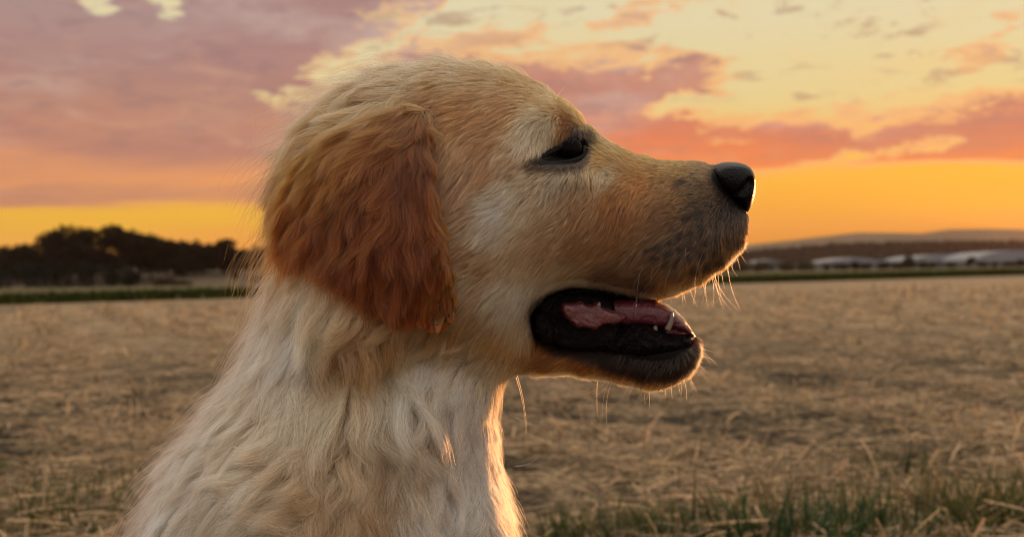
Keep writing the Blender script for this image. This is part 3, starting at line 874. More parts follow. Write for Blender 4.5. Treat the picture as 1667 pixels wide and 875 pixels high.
w_ = np.clip(uA / (0.012 ** 2), 0, 1)
sq = np.sqrt(np.maximum(uA, 0)) + off * w_
# the muzzle is boxier than a tube
HA = np.where(uA > 0, np.maximum(sq, 0.0005 * w_) ** 2, uA)
HJ = np.where(uJ > 0, uJ, uJ)
# puppy body below the frame: chest, belly, rump, legs, paws as blended capsules
hy = np.arange(-0.15, 0.15 + 1e-9, H2)
Fb = smax(HA[:, None, :] - (hy ** 2)[None, :, None], HJ[:, None, :] - (hy ** 2)[None, :, None], 0.00012)
Xg, Yg, Zg = gx[:, None, None], hy[None, :, None], gz[None, None, :]
def capsule(a, b, ra, rb, sl):
    a = np.array(a); b = np.array(b); e = b - a; L2 = e @ e
    t = np.clip(((Xg - a[0]) * e[0] + (Yg - a[1]) * e[1] + (Zg[..., sl] - a[2]) * e[2]) / L2, 0, 1)
    dd = (Xg - a[0] - t * e[0]) ** 2 + (Yg - a[1] - t * e[1]) ** 2 + (Zg[..., sl] - a[2] - t * e[2]) ** 2
    r = ra + (rb - ra) * t
    return (r - np.sqrt(dd)) * (r + np.sqrt(dd))
sl = slice(0, int(np.searchsorted(gz, -0.15)))
zf = -0.448   # ground under the paws
L = None
for sy_ in (-1, 1):
    for a, b, ra, rb in [((-.05, .055 * sy_, -.21), (-.035, .05 * sy_, -.33), .040, .026), ((-.035, .05 * sy_, -.33), (-.03, .05 * sy_, zf + .035), .026, .022),
                         ((-.03, .05 * sy_, zf + .022), (.01, .052 * sy_, zf + .018), .024, .020),
                         ((-.22, .075 * sy_, -.33), (-.13, .095 * sy_, -.37), .062, .040), ((-.13, .095 * sy_, -.37), (-.20, .10 * sy_, zf + .035), .034, .024),
                         ((-.21, .10 * sy_, zf + .02), (-.10, .105 * sy_, zf + .018), .024, .021)]:
        c = capsule(a, b, ra, rb, sl); L = c if L is None else np.maximum(L, c)
for a, b, ra, rb in [((-.11, 0, -.20), (-.20, 0, -.32), .085, .09), ((-.20, 0, -.32), (-.22, 0, -.37), .09, .075), ((-.27, 0, -.41), (-.31, 0, -.435), .03, .018)]:
    L = np.maximum(L, capsule(a, b, ra, rb, sl))
fade = np.clip((-0.15 - gz[sl]) / 0.02, 0, 1)[None, None, :]
Fb[..., sl] = smax(Fb[..., sl], L - (1 - fade) * .004, 0.0006)
# eye sockets, nostril gap left to the nose, mouth hollow
EYE = [(873, 263), (880, 255), (895, 246), (912, 237), (932, 227), (950, 226), (957, 236), (952, 252), (935, 262), (905, 264)]
sE = sdist(GX2, GZ2, poly_q(EYE, -.036))
# closed almond carved ~7 mm deep
dep = np.sqrt(np.maximum(HA, 0))
cut = np.where(sE > -0.002, dep - np.clip((sE + .001) * 2.2, 0, .007), 1.0)
m_ = sE > -0.001
Fb = np.where(m_[:, None, :], np.minimum(Fb, (cut ** 2)[:, None, :] - (hy ** 2)[None, :, None]), Fb)
MOUTH = [(884, 520), (893, 497), (915, 482), (950, 474), (1000, 481), (1046, 488), (1085, 500), (1140, 530), (1128, 549), (1090, 546), (1062, 531), (1030, 533), (1000, 552), (965, 566), (930, 565), (900, 550)]
sM = sdist(GX2, GZ2, catmull(poly_q(MOUTH, -.02), 4))
inner = 0.006 + 0.0 * GX2
mth = -smin(sM[:, None, :] * 1.0, (np.abs(hy)[None, :, None] - inner[:, None, :]), .002)
Fb = np.minimum(Fb, mth * 0.03)
BV, BF = surface_nets(Fb, (gx[0], hy[0], gz[0]), H2)
BV = relax(BV, BF, 2, .5)

# ---- coat maps, painted in photo pixels: hair colours, plus a painted sun rim at lip and chin
CM = [  # px, py, (r,g,b) 8 bit, radius weight
    (1207, 402, 215, 165, 112), (1188, 426, 215, 160, 108), (1160, 444, 215, 160, 108), (1130, 459, 215, 160, 108), (1100, 472, 215, 160, 108), (1072, 481, 205, 150, 100),  # upper lip's lower edge, painted pale orange as a sunlit rim
    (1138, 590, 225, 180, 130), (1122, 608, 225, 175, 125), (1095, 622, 225, 175, 125), (1060, 629, 225, 172, 120), (1020, 621, 215, 160, 110), (970, 613, 200, 148, 95), (920, 608, 190, 140, 90),  # chin and jaw underside, rim light painted into the hair colour
    (1100, 268, 165, 125, 78), (1040, 258, 176, 130, 82), (1145, 275, 140, 112, 82), (1140, 310, 120, 98, 76), (1090, 305, 150, 112, 76), (1040, 300, 172, 118, 76), (1085, 345, 140, 104, 74),
    (1150, 345, 96, 80, 66), (1190, 345, 62, 52, 46), (1200, 385, 70, 60, 52), (1150, 390, 124, 104, 84), (1100, 400, 134, 112, 90), (1165, 412, 112, 92, 74), (1105, 435, 126, 100, 78), (1055, 462, 100, 80, 64),
    (1040, 430, 140, 114, 90), (1000, 455, 122, 98, 80), (1000, 380, 158, 118, 82), (950, 350, 172, 132, 98), (960, 300, 186, 148, 116), (1000, 320, 160, 112, 72), (985, 265, 190, 142, 92), (1010, 340, 150, 106, 70),
    (985, 285, 206, 178, 148), (965, 235, 168, 134, 88), (945, 195, 180, 144, 96), (930, 170, 176, 138, 92), (925, 200, 120, 80, 50), (905, 170, 186, 148, 108),
    (870, 205, 216, 192, 160), (850, 235, 210, 182, 152), (890, 200, 206, 180, 150), (835, 250, 192, 156, 126), (905, 290, 196, 172, 146), (935, 285, 184, 156, 128), (880, 285, 200, 168, 136), (860, 300, 210, 180, 150),
    (815, 345, 234, 214, 192), (820, 320, 226, 204, 180), (805, 375, 222, 198, 172), (850, 345, 206, 178, 150), (880, 370, 186, 152, 122), (900, 400, 172, 136, 104), (950, 400, 160, 122, 88), (860, 410, 184, 150, 118),
    (800, 430, 176, 140, 110), (770, 400, 178, 144, 114), (760, 350, 180, 146, 118), (760, 300, 178, 142, 116), (730, 250, 180, 142, 112), (790, 280, 172, 134, 106), (800, 220, 170, 128, 96), (830, 180, 172, 130, 96),
    (760, 180, 164, 120, 84), (720, 180, 150, 110, 76), (850, 140, 178, 142, 104), (800, 125, 170, 138, 104), (740, 120, 176, 148, 116), (700, 120, 184, 158, 128), (720, 140, 150, 114, 80), (880, 150, 176, 136, 94),
    (660, 130, 178, 152, 122), (600, 150, 176, 148, 116), (540, 190, 172, 140, 106), (490, 230, 166, 128, 92), (460, 300, 160, 110, 66), (450, 350, 168, 108, 60), (440, 390, 210, 160, 120),
    (950, 440, 186, 158, 126), (900, 450, 204, 180, 150), (860, 470, 226, 208, 182), (830, 490, 226, 206, 182), (820, 470, 220, 196, 168), (850, 520, 196, 168, 134), (780, 460, 200, 170, 140), (790, 510, 182, 152, 120), (765, 510, 170, 138, 106),
    (820, 545, 176, 136, 92), (860, 570, 150, 106, 62), (900, 590, 146, 100, 58), (950, 598, 140, 92, 52), (1000, 605, 130, 98, 68), (1050, 612, 128, 104, 80), (1090, 608, 120, 100, 80), (1120, 590, 110, 92, 76), (970, 585, 100, 70, 44),
    (840, 590, 186, 154, 116), (800, 580, 202, 176, 146), (750, 580, 206, 180, 152), (760, 640, 224, 206, 184), (700, 600, 212, 190, 164), (700, 650, 206, 182, 156), (730, 700, 180, 168, 156), (690, 690, 168, 150, 134), (760, 690, 214, 202, 186),
    (800, 700, 222, 208, 190), (740, 760, 226, 214, 196), (790, 800, 228, 214, 194), (700, 830, 224, 210, 190), (830, 830, 230, 206, 176), (650, 850, 216, 198, 174), (660, 740, 188, 162, 134),
    (600, 620, 206, 180, 150), (570, 640, 190, 160, 126), (640, 620, 216, 196, 168), (600, 690, 196, 166, 136), (550, 590, 176, 142, 104), (570, 560, 150, 108, 70), (640, 560, 182, 146, 108), (520, 540, 196, 166, 132),
    (480, 470, 216, 192, 164), (460, 430, 216, 186, 156), (500, 560, 226, 208, 184), (460, 540, 214, 190, 162), (480, 620, 206, 178, 148), (430, 600, 208, 180, 150), (380, 650, 212, 182, 152), (330, 730, 216, 188, 160), (280, 820, 228, 206, 180),
    (250, 870, 232, 210, 184), (340, 830, 222, 200, 174), (400, 740, 204, 174, 144), (450, 700, 196, 164, 134), (500, 680, 200, 170, 138), (500, 760, 182, 148, 116), (560, 740, 186, 152, 118), (440, 800, 204, 176, 148),
    (540, 820, 182, 146, 112), (600, 800, 180, 144, 110), (600, 860, 182, 148, 116), (480, 860, 206, 178, 148), (380, 870, 220, 198, 172), (610, 740, 178, 142, 108)]
CM = np.array(CM, float)
DM = [  # px, py, direction (deg, 0 right, 90 up), length mm, lift
    (1150, 275, 180, 2.5, .5), (1100, 275, 182, 3, .4), (1040, 262, 178, 4, .4), (1000, 250, 160, 4.5, .35), (970, 225, 140, 5, .35), (940, 190, 130, 4.5, .3), (900, 150, 155, 6, .3), (850, 125, 170, 8.5, .35), (790, 110, 178, 9.5, .35),
    (720, 108, 182, 12, .38), (1180, 340, 215, 2.5, .5), (1150, 330, 205, 3, .4), (1100, 330, 208, 3.5, .3), (1050, 330, 222, 4.5, .3), (1010, 310, 235, 5, .3), (1050, 380, 215, 5, .3), (1110, 390, 215, 4, .35), (1160, 400, 235, 4, .4), (1205, 400, 325, 5.5, .8), (1183, 430, 305, 6.5, .8), (1152, 449, 295, 6.5, .8), (1117, 467, 285, 6.5, .7), (1085, 478, 270, 6, .6),
    (1185, 395, 260, 4, .45), (1100, 440, 225, 5, .4), (1040, 440, 205, 6, .3), (980, 440, 200, 7, .3), (930, 450, 205, 8, .3), (880, 450, 212, 9, .3), (850, 490, 228, 10, .3), (830, 530, 240, 10, .3), (1000, 350, 236, 5.5, .3),
    (950, 340, 232, 6, .3), (960, 290, 240, 5, .3), (900, 300, 225, 6, .3), (870, 290, 215, 6, .3), (860, 330, 205, 7, .3), (820, 360, 195, 8, .3), (880, 380, 205, 7, .3), (950, 390, 212, 6, .3), (820, 420, 200, 9, .3),
    (770, 400, 205, 10, .3), (760, 350, 215, 10, .3), (720, 420, 235, 10, .3), (740, 300, 232, 10, .3), (720, 230, 240, 10, .3), (780, 250, 228, 9, .3), (830, 250, 232, 8, .3), (870, 220, 238, 7, .3), (900, 200, 230, 5, .35),
    (930, 203, 215, 5, .3), (918, 220, 238, 6, .25), (940, 216, 262, 4, .25), (956, 222, 300, 3, .3), (880, 180, 205, 7, .35), (830, 180, 215, 9, .3), (780, 180, 220, 8, .28), (730, 160, 215, 9, .28), (850, 150, 200, 7, .28), (780, 140, 200, 8.5, .3),
    (660, 125, 188, 20, .45), (600, 150, 196, 24, .5), (540, 185, 205, 26, .55), (490, 240, 212, 28, .55), (465, 310, 215, 28, .5), (460, 370, 222, 26, .5), (455, 420, 235, 24, .45), (450, 480, 245, 22, .4), (500, 480, 255, 26, .3),
    (420, 570, 242, 20, .4), (380, 630, 235, 20, .42), (330, 710, 230, 20, .45), (280, 790, 232, 22, .45), (245, 870, 240, 22, .45), (470, 560, 262, 28, .3), (520, 600, 268, 32, .35), (560, 560, 262, 28, .3), (600, 600, 275, 30, .35),
    (570, 670, 282, 28, .5), (640, 620, 295, 28, .4), (640, 690, 300, 26, .45), (700, 600, 250, 22, .3), (740, 560, 225, 16, .3), (790, 570, 200, 13, .3), (830, 575, 190, 9, .3), (760, 620, 232, 20, .3), (740, 680, 238, 22, .3),
    (700, 700, 255, 24, .35), (700, 780, 258, 24, .35), (750, 780, 245, 22, .3), (800, 700, 262, 12, .28), (820, 780, 276, 12, .32), (830, 850, 278, 12, .34), (780, 850, 262, 22, .35), (700, 860, 268, 24, .35),
    (640, 780, 282, 24, .35), (640, 850, 275, 24, .3), (580, 760, 270, 20, .4), (580, 840, 255, 22, .3), (500, 700, 225, 20, .35), (500, 780, 200, 20, .45), (540, 740, 235, 20, .45), (450, 760, 190, 20, .45), (460, 830, 185, 22, .4),
    (520, 860, 215, 22, .4), (400, 720, 220, 20, .3), (380, 800, 200, 22, .35), (330, 860, 225, 24, .35), (430, 660, 235, 20, .3), (500, 640, 250, 26, .3),
    (880, 590, 185, 5, .35), (950, 600, 190, 5, .45), (1010, 612, 240, 5, .6), (1060, 622, 262, 5.5, .7), (1100, 618, 285, 5.5, .7), (1130, 592, 325, 5, .7), (950, 605, 235, 5, .5), (890, 602, 225, 5, .5), (1080, 590, 240, 4, .4), (980, 585, 210, 4, .35),
    (500, 1000, 250, 24, .35), (700, 1100, 265, 24, .35), (300, 1100, 240, 24, .4), (830, 1000, 285, 18, .5), (300, 1500, 200, 18, .3), (700, 1500, 265, 10, .3), (500, 1300, 250, 20, .3)]
DM = np.array(DM, float)
def idw(T, P, cols, pw=2.0, eps=120.0):
    out = np.zeros((len(P), len(cols)))
    for s0 in range(0, len(P), 40000):
        p = P[s0:s0 + 40000]
        d2 = (p[:, 0:1] - T[None, :, 0]) ** 2 + (p[:, 1:2] - T[None, :, 1]) ** 2
        w0 = 1.0 / (d2 + eps) ** pw
        out[s0:s0 + 40000] = (w0 @ T[:, cols]) / w0.sum(1, keepdims=True)
    return out
def lin(c):
    c = np.clip(np.asarray(c, float) / 255.0, 0, 1)
    return np.where(c <= .04045, c / 12.92, ((c + .055) / 1.055) ** 2.4)
DMv = np.column_stack([DM[:, :2], np.cos(np.radians(DM[:, 2])), np.sin(np.radians(DM[:, 2])), DM[:, 3], DM[:, 4]])
BLACK = [(866, 540), (862, 515), (868, 493), (884, 477), (906, 468), (950, 463), (1000, 470), (1050, 482), (1062, 487), (1045, 492), (1060, 500), (1085, 520), (1130, 542), (1139, 556), (1136, 576), (1116, 592), (1093, 604), (1058, 607), (1018, 600), (985, 588), (950, 581), (915, 575), (888, 563)]
black_poly = catmull(np.array(BLACK, float), 4)
eye_poly = catmull(np.array([(866, 269), (874, 257), (891, 245), (910, 234), (930, 221), (952, 221), (962, 234), (958, 254), (940, 267), (905, 270)], float), 4)
nose_poly = catmull(np.array([(1160, 288), (1172, 272), (1205, 265), (1232, 290), (1228, 330), (1214, 348), (1202, 334), (1187, 322), (1170, 306)], float), 4)
def pd(P, poly): return sdist(P[:, 0], P[:, 1], poly)

COAT = 1.12
def coat_colour(pp):
    c = idw(CM, pp, [2, 3, 4], 1.8, 90.0)
    c = lin(c)
    m = c.mean(1, keepdims=True)
    nk = np.clip((pp[:, 1] - 530 - .42 * (pp[:, 0] - 700)) / 80, 0, 1)[:, None]     # the neck and chest are paler cream
    nk = np.maximum(nk, np.clip((pp[:, 1:2] - 585) / 50, 0, 1) * np.clip((855 - pp[:, 0:1]) / 60, 0, 1))
    nk = np.maximum(nk, np.clip((480 - pp[:, 0:1]) / 30, 0, 1) * (pp[:, 1:2] > 390))
    c = m + (c - m) * (1.12 - .10 * nk)
    return np.clip(c, .004, .86) ** (1.38 - .33 * nk) * (COAT + .08 * nk) * (1 - nk * np.array([0, .045, .10]))
skin_pp = proj(BV)
sc_ = coat_colour(skin_pp) * 0.30
mb = pd(skin_pp, black_poly); me_ = pd(skin_pp, eye_poly)
kb = np.clip(mb / 5 + .6, 0, 1)[:, None]; ke = np.clip(me_ / 4 + .6, 0, 1)[:, None]
blk = np.array([0.005, 0.004, 0.004])
sc_ = sc_ * (1 - kb) + blk * kb
sc_ = sc_ * (1 - ke) + blk * ke
kn = np.clip((pd(skin_pp, nose_poly) + 12) / 10, 0, 1)[:, None]
sc_ = sc_ * (1 - kn) + blk * kn
inm = (np.abs(BV[:, 1]) < 0.0085) & (mb > 4)
sc_[inm] = [0.10, 0.02, 0.025]
def m_skin(n, out):
    at = n.new('ShaderNodeAttribute', attribute_name='tone', attribute_type='GEOMETRY')
    lum = n.sep(at.outputs['Color'])[0]
    nz = n.noise(geo_pos(n), 900, 3)
    rg = n.new('ShaderNodeMapRange'); n.put(rg.inputs[0], lum); rg.inputs[1].default_value = .01; rg.inputs[2].default_value = .12; rg.inputs[3].default_value = .5; rg.inputs[4].default_value = .8
    p = principled(n, out, Base_Color=at.outputs['Color'], Roughness=rg.outputs[0])
    p.inputs['Specular IOR Level'].default_value = .15
    w2 = n.noise(geo_pos(n), 260, 4, .6, 1.5)
    bump(n, p, n.m('ADD', n.m('MULTIPLY', nz, .4), w2), 0.5, 0.0012)
M_skin = material("dog_skin", m_skin)
foot = q(700, 1440)  # near the paws
dogo = CAMP + RIGHT * (-0.05) + FWD * DOG; dogo[2] = 0.0
dog = empty("puppy", tuple(dogo), "golden retriever puppy sitting in profile with its mouth open and rust brown ear", "dog")
def dog_mesh(name, V, F, mat, parent=dog, smooth=True, **props):
    """V in dog coordinates"""
    F = [list(dict.fromkeys(int(i) for i in f)) for f in F] if not isinstance(F, np.ndarray) else F
    W = to_world(V) - dogo
    if isinstance(F, np.ndarray):
        me = mesh_np(name, W, F, mat, smooth)
    else:
        me = bpy.data.meshes.new(name); me.from_pydata(W.tolist(), [], F); me.update()
        me.polygons.foreach_set('use_smooth', np.full(len(me.polygons), smooth)); me.materials.append(mat)
    o = bpy.data.objects.new(name, me)
    return link(o, parent, **props)
body = dog_mesh("body", BV, BF, M_skin)
vcol(body.data, 'tone', sc_)

# ---- ears
def local_h(px, py, lay):
    """half width of the body under a near-side pixel"""
    P = q(px, py, -lay)
    i = np.clip(int(round((P[0] - gx[0]) / H2)), 0, len(gx) - 1); j = np.clip(int(round((P[2] - gz[0]) / H2)), 0, len(gz) - 1)
    return math.sqrt(max(HA[i, j], 0))
EAR = [(698, 172), (660, 168), (605, 182), (550, 208), (500, 240), (470, 300), (452, 345), (460, 382), (488, 405), (525, 428), (562, 455), (600, 483), (640, 508), (680, 528), (714, 540), (737, 528), (743, 500), (742, 460), (735, 420), (722, 370), (710, 320), (702, 270), (696, 220), (700, 180)]
ED = 0.066
sEar_poly = catmull(poly_q(EAR, -ED), 4)
H3 = 0.0022
ex = np.arange(-0.125, -0.015, H3); ez = np.arange(-0.05, 0.10, H3); ey = np.arange(-0.105, -0.02, H3)
EX, EZ = np.meshgrid(ex, ez, indexing='ij')
uE, sdE = inflate(sEar_poly, EX, EZ, H3, .05, 300)
def samp(A, X, Z):
    i = np.clip((X - gx[0]) / H2, 0, len(gx) - 1.001); j = np.clip((Z - gz[0]) / H2, 0, len(gz) - 1.001)
    i0 = i.astype(int); j0 = j.astype(int); fi = i - i0; fj = j - j0
    return (A[i0, j0] * (1 - fi) * (1 - fj) + A[i0 + 1, j0] * fi * (1 - fj) + A[i0, j0 + 1] * (1 - fi) * fj + A[i0 + 1, j0 + 1] * fi * fj)
Hs = np.sqrt(np.maximum(HA, 0))
for _ in range(40):
    Hs[1:-1, 1:-1] = (Hs[2:, 1:-1] + Hs[:-2, 1:-1] + Hs[1:-1, 2:] + Hs[1:-1, :-2]) * .25
hb = samp(Hs, EX, EZ)
fold = 0.0035 * np.sin((EX * 75 + EZ * 18) * 1.6 + .5) * np.clip((0.06 - EZ) / .08, 0, 1)
zrel = np.clip((q(0, 150)[2] - EZ) / 0.10, 0, 1)
yc = -(np.maximum(hb, 0.03) + 0.003 + 0.009 * np.sin(zrel * math.pi * .9) + fold)
Fe = uE[:, None, :] + 0.0000012 - (ey[None, :, None] - yc[:, None, :]) ** 2
Fe = np.where(uE[:, None, :] > 0, Fe + 0.0000045 * np.clip(sdE / .004, 0, 1)[:, None, :], -np.abs(Fe) - 1e-7)
EV, EF = surface_nets(Fe, (ex[0], ey[0], ez[0]), H3)
EV = relax(EV, EF, 8, .5)
ECM = np.array([(690, 165, 150, 108, 68), (640, 165, 158, 120, 80), (590, 185, 168, 130, 90), (540, 215, 166, 124, 82), (500, 250, 168, 122, 78), (470, 310, 160, 100, 54), (460, 370, 150, 82, 36),
                (650, 210, 130, 80, 42), (600, 230, 150, 96, 54), (560, 260, 134, 80, 40), (620, 290, 136, 76, 32), (540, 320, 128, 68, 28), (660, 260, 120, 66, 28), (690, 220, 110, 64, 32), (600, 350, 132, 70, 26),
                (520, 380, 134, 72, 28), (660, 340, 134, 72, 28), (700, 330, 146, 88, 42), (720, 400, 160, 98, 50), (735, 450, 172, 118, 72), (700, 430, 140, 76, 28), (650, 430, 136, 72, 26), (590, 430, 138, 76, 30),
                (550, 460, 150, 92, 46), (600, 490, 140, 82, 36), (660, 490, 142, 76, 28), (700, 490, 176, 106, 38), (720, 510, 182, 112, 40), (690, 530, 160, 76, 24), (735, 500, 176, 108, 46), (740, 530, 160, 80, 34)], float)
EDM = np.array([(690, 160, 200, 16, .5), (640, 160, 200, 20, .5), (590, 180, 208, 24, .5), (540, 210, 212, 26, .5), (500, 250, 215, 28, .5), (470, 310, 215, 28, .45), (460, 370, 225, 28, .45), (480, 410, 240, 26, .4),
                (650, 210, 222, 22, .35), (600, 240, 236, 26, .35), (560, 280, 238, 28, .3), (520, 330, 238, 30, .3), (640, 290, 262, 26, .3), (680, 250, 275, 18, .3), (695, 200, 262, 12, .35), (700, 320, 282, 16, .3), (600, 350, 258, 30, .3),
                (660, 360, 266, 28, .3), (560, 400, 258, 30, .3), (620, 430, 264, 30, .3), (710, 400, 275, 16, .3), (690, 450, 262, 18, .3), (735, 460, 272, 10, .35), (700, 500, 262, 12, .3), (640, 500, 262, 24, .3), (720, 530, 255, 8, .35),
                (580, 480, 262, 28, .3), (530, 440, 255, 28, .35), (740, 500, 268, 8, .35)], float)
EDv = np.column_stack([EDM[:, :2], np.cos(np.radians(EDM[:, 2])), np.sin(np.radians(EDM[:, 2])), EDM[:, 3], EDM[:, 4]])

# ---- hair
def m_hair(rough, radial, coat=0.0):
    def f(n, out):
        at = n.new('ShaderNodeAttribute', attribute_name='tone', attribute_type='GEOMETRY')
        hi = n.new('ShaderNodeHairInfo')
        p = n.new('ShaderNodeBsdfHairPrincipled', model='CHIANG', parametrization='COLOR')
        n.put(p.inputs['Color'], at.outputs['Color'])
        p.inputs['Roughness'].default_value = rough
        p.inputs['Radial Roughness'].default_value = radial
        p.inputs['Coat'].default_value = coat
        n.l.new(p.outputs[0], out.inputs[0])
    return f
M_hair = material("coat_hair", m_hair(.36, .55))
M_whisk = material("whisker_hair", m_hair(.25, .3))

def sample_roots(V, F, dens_fn, seed):
    r_ = np.random.default_rng(seed)
    T = np.concatenate([F[:, [0, 1, 2]], F[:, [0, 2, 3]]])
    A, B, C = V[T[:, 0]], V[T[:, 1]], V[T[:, 2]]
    cr = np.cross(B - A, C - A); area = .5 * np.linalg.norm(cr, axis=1)
    cen = (A + B + C) / 3
    nrm = cr / (2 * area[:, None] + 1e-12)
    lam = area * dens_fn(cen, nrm)
    cnt = r_.poisson(lam)
    idx = np.repeat(np.arange(len(T)), cnt)
    u = r_.random(len(idx)); v = r_.random(len(idx)); fl = u + v > 1; u[fl] = 1 - u[fl]; v[fl] = 1 - v[fl]
    VN = vnormals(V, F)
    P = A[idx] + u[:, None] * (B - A)[idx] + v[:, None] * (C - A)[idx]
    N = VN[T[idx, 0]] * (1 - u - v)[:, None] + VN[T[idx, 1]] * u[:, None] + VN[T[idx, 2]] * v[:, None]
    N /= np.linalg.norm(N, axis=1, keepdims=True) + 1e-9
    return P, N
def grow(P, N, d2, L, lift, seed, clumps=((12, .8, .9),), wave=1.0, npt=7, jit=.12):
    """strands (n,npt,3): combed along d2 (picture direction) over the skin, clumped round guide strands"""
    r_ = np.random.default_rng(seed)
    n = len(P)
    a = np.arctan2(d2[:, 1], d2[:, 0]) + r_.normal(0, 1, n) * np.where(L < .011, jit * .6, jit)
    # slow swirl variation
    a += 0.16 * np.sin(P[:, 0] * 120 + 2 * np.sin(P[:, 2] * 95)) + 0.12 * np.sin(P[:, 2] * 210 + 3 * np.sin(P[:, 0] * 160))
    dv = np.stack([np.cos(a), np.zeros(n), np.sin(a)], -1)
    t = dv - N * (dv * N).sum(1, keepdims=True)
    tl = np.linalg.norm(t, axis=1, keepdims=True)
    t = t / np.maximum(tl, .35)
    L = L * r_.uniform(.72, 1.18, n) * np.where((L > .011) & (r_.random(n) < .4), r_.uniform(.45, .9, n), 1)
    s = np.linspace(0, 1, npt)
    lf = lift * r_.uniform(.6, 1.4, n) * np.where(L < .0085, .72, 1)
    S = P[:, None] + L[:, None, None] * (t[:, None] * s[None, :, None] + N[:, None] * (lf[:, None] * (s - .55 * s ** 2)[None])[..., None])
    S[..., 2] -= (L[:, None] * .12 * s[None] ** 2)
    first = None
    for (every, clump, ex_) in clumps:
        gi = r_.choice(n, max(n // every, 1), replace=False)
        kd = kdtree.KDTree(len(gi))
        for k_, p_ in enumerate(P[gi].tolist()): kd.insert(p_, k_)
        kd.balance()
        near = np.fromiter((kd.find(p)[1] for p in P.tolist()), int, n)
        gidx = gi[near]
        cs = clump * r_.uniform(.5, 1.15, n)
        Lr = (L / L[gidx])
        # each lock also leans its own way
        lean = r_.normal(0, 1, (len(gi), 3)) * (.09 if every < 60 else .14)
        target = P[gidx][:, None] + (S[gidx] - P[gidx][:, None]) * np.clip(Lr, .6, 1.3)[:, None, None]
        target = target + lean[near][:, None] * (L[:, None] * s[None] ** 1.5)[..., None]
        pf = (s ** ex_)[None, :, None] * np.clip(cs, 0, .96)[:, None, None]
        S = S * (1 - pf) + target * pf
        # wave per clump
        ph = r_.random(len(gi))[near] * 6.28; fr = r_.uniform(.6, 1.3, len(gi))[near]
        sd_ = np.cross(t, N)
        am = wave * np.clip(L - .007, 0, .03) * (.05 if every < 60 else .13)
        S += sd_[:, None] * (am[:, None] * (np.sin(ph[:, None] + fr[:, None] * 5.2 * s[None]) - np.sin(ph)[:, None]) * s[None])[..., None]
        last = near
        if first is None: first = near
    S += r_.normal(0, 1, (n, 3))[:, None] * (L[:, None] * .035 * s[None] ** 2)[..., None]
    # nothing dips under the skin it grew from
    dn = ((S - P[:, None]) * N[:, None]).sum(-1)
    S += N[:, None] * np.maximum(.0003 * s[None] - dn, 0)[..., None] * .8
    return S, first, last
def add_hair(name, S, rad0, rad1, C, mat, parent=dog, **props):
    n, k, _ = S.shape
    hc = bpy.data.hair_curves.new(name)
    hc.add_curves([k] * n)
    W = (to_world(S) - dogo).astype(np.float32)
    hc.attributes['position'].data.foreach_set('vector', W.ravel())
    s = np.linspace(0, 1, k)
    r0 = np.broadcast_to(rad0, (n,)); r = r0[:, None] * (1 - (1 - rad1) * s[None] ** 1.6)
    ra = hc.attributes.get('radius') or hc.attributes.new('radius', 'FLOAT', 'POINT')
    ra.data.foreach_set('value', r.astype(np.float32).ravel())
    ca = hc.attributes.new('tone', 'FLOAT_COLOR', 'CURVE')
    c4 = np.ones((n, 4), np.float32); c4[:, :3] = C
    ca.data.foreach_set('color', c4.ravel())
    hc.materials.append(mat)
    o = bpy.data.objects.new(name, hc)
    return link(o, parent, kind='stuff', **props)
def hair_tone(C, near, seed, var=.22, cvar=.16, wide=None, wvar=.0):
    """tone of each hair: per hair, per fine clump and per lock, with single dark and pale guard hairs"""
    r_ = np.random.default_rng(seed)
    f = np.exp(r_.normal(0, var, len(C))) * np.exp(np.clip(r_.normal(0, cvar, near.max() + 1), -2.4 * cvar, 1.4 * cvar))[near]
    if wide is not None: f *= np.exp(r_.normal(0, wvar, wide.max() + 1))[wide]
    u = r_.random(len(C))
    guard = np.where(u < .07, .32, np.where(u > .95, 1.5, 1.0))
    return np.clip(C * (f * guard)[:, None], 0.002, .93), guard != 1.0
DENS = 1.0
def dens_body(cen, nrm):
    pp = proj(cen)
    L = idw(DMv, pp, [4], 1.8, 100)[:, 0]
    d = np.interp(L, [2, 6, 12, 25], [11.5e6, 7.5e6, 4.6e6, 3.0e6])
    out = (pp[:, 1] > 930) | (pp[:, 0] < -10)
    facing = nrm[:, 1] < 0.35        # near side and outline
    d = np.where(facing, d, d * .22)
    d = np.where(out, 0.35e6, d)
    return d * DENS
P, N = sample_roots(BV, BF, dens_body, 3)
pp = proj(P)
inside_black = pd(pp, black_poly); inside_eye = pd(pp, eye_poly); inside_nose = pd(pp, nose_poly)
ear_px = catmull(np.array(EAR, float), 4)
under_ear = pd(pp, ear_px)
keep = (inside_eye < np.where(pp[:, 1] < 245, 3.5, 1.5)) & (inside_nose < -0.5) & ((inside_black < 0) | ((inside_black < 8) & (rng.random(len(P)) < .5)) | ((inside_black < 20) & (rng.random(len(P)) < .4) & (pp[:, 1] > 565)))
keep &= (under_ear < 40) | (rng.random(len(P)) < .25)
keep &= ~((inside_black > -14) & (np.abs(P[:, 1]) < 0.014) & (pp[:, 0] < 1130) & (pp[:, 1] > 470) & (pp[:, 1] < 560))
P, N, pp, ib, ie, inn = P[keep], N[keep], pp[keep], inside_black[keep], inside_eye[keep], inside_nose[keep]
dm = idw(DMv, pp, [2, 3, 4, 5], 1.8, 100)
C = coat_colour(pp)
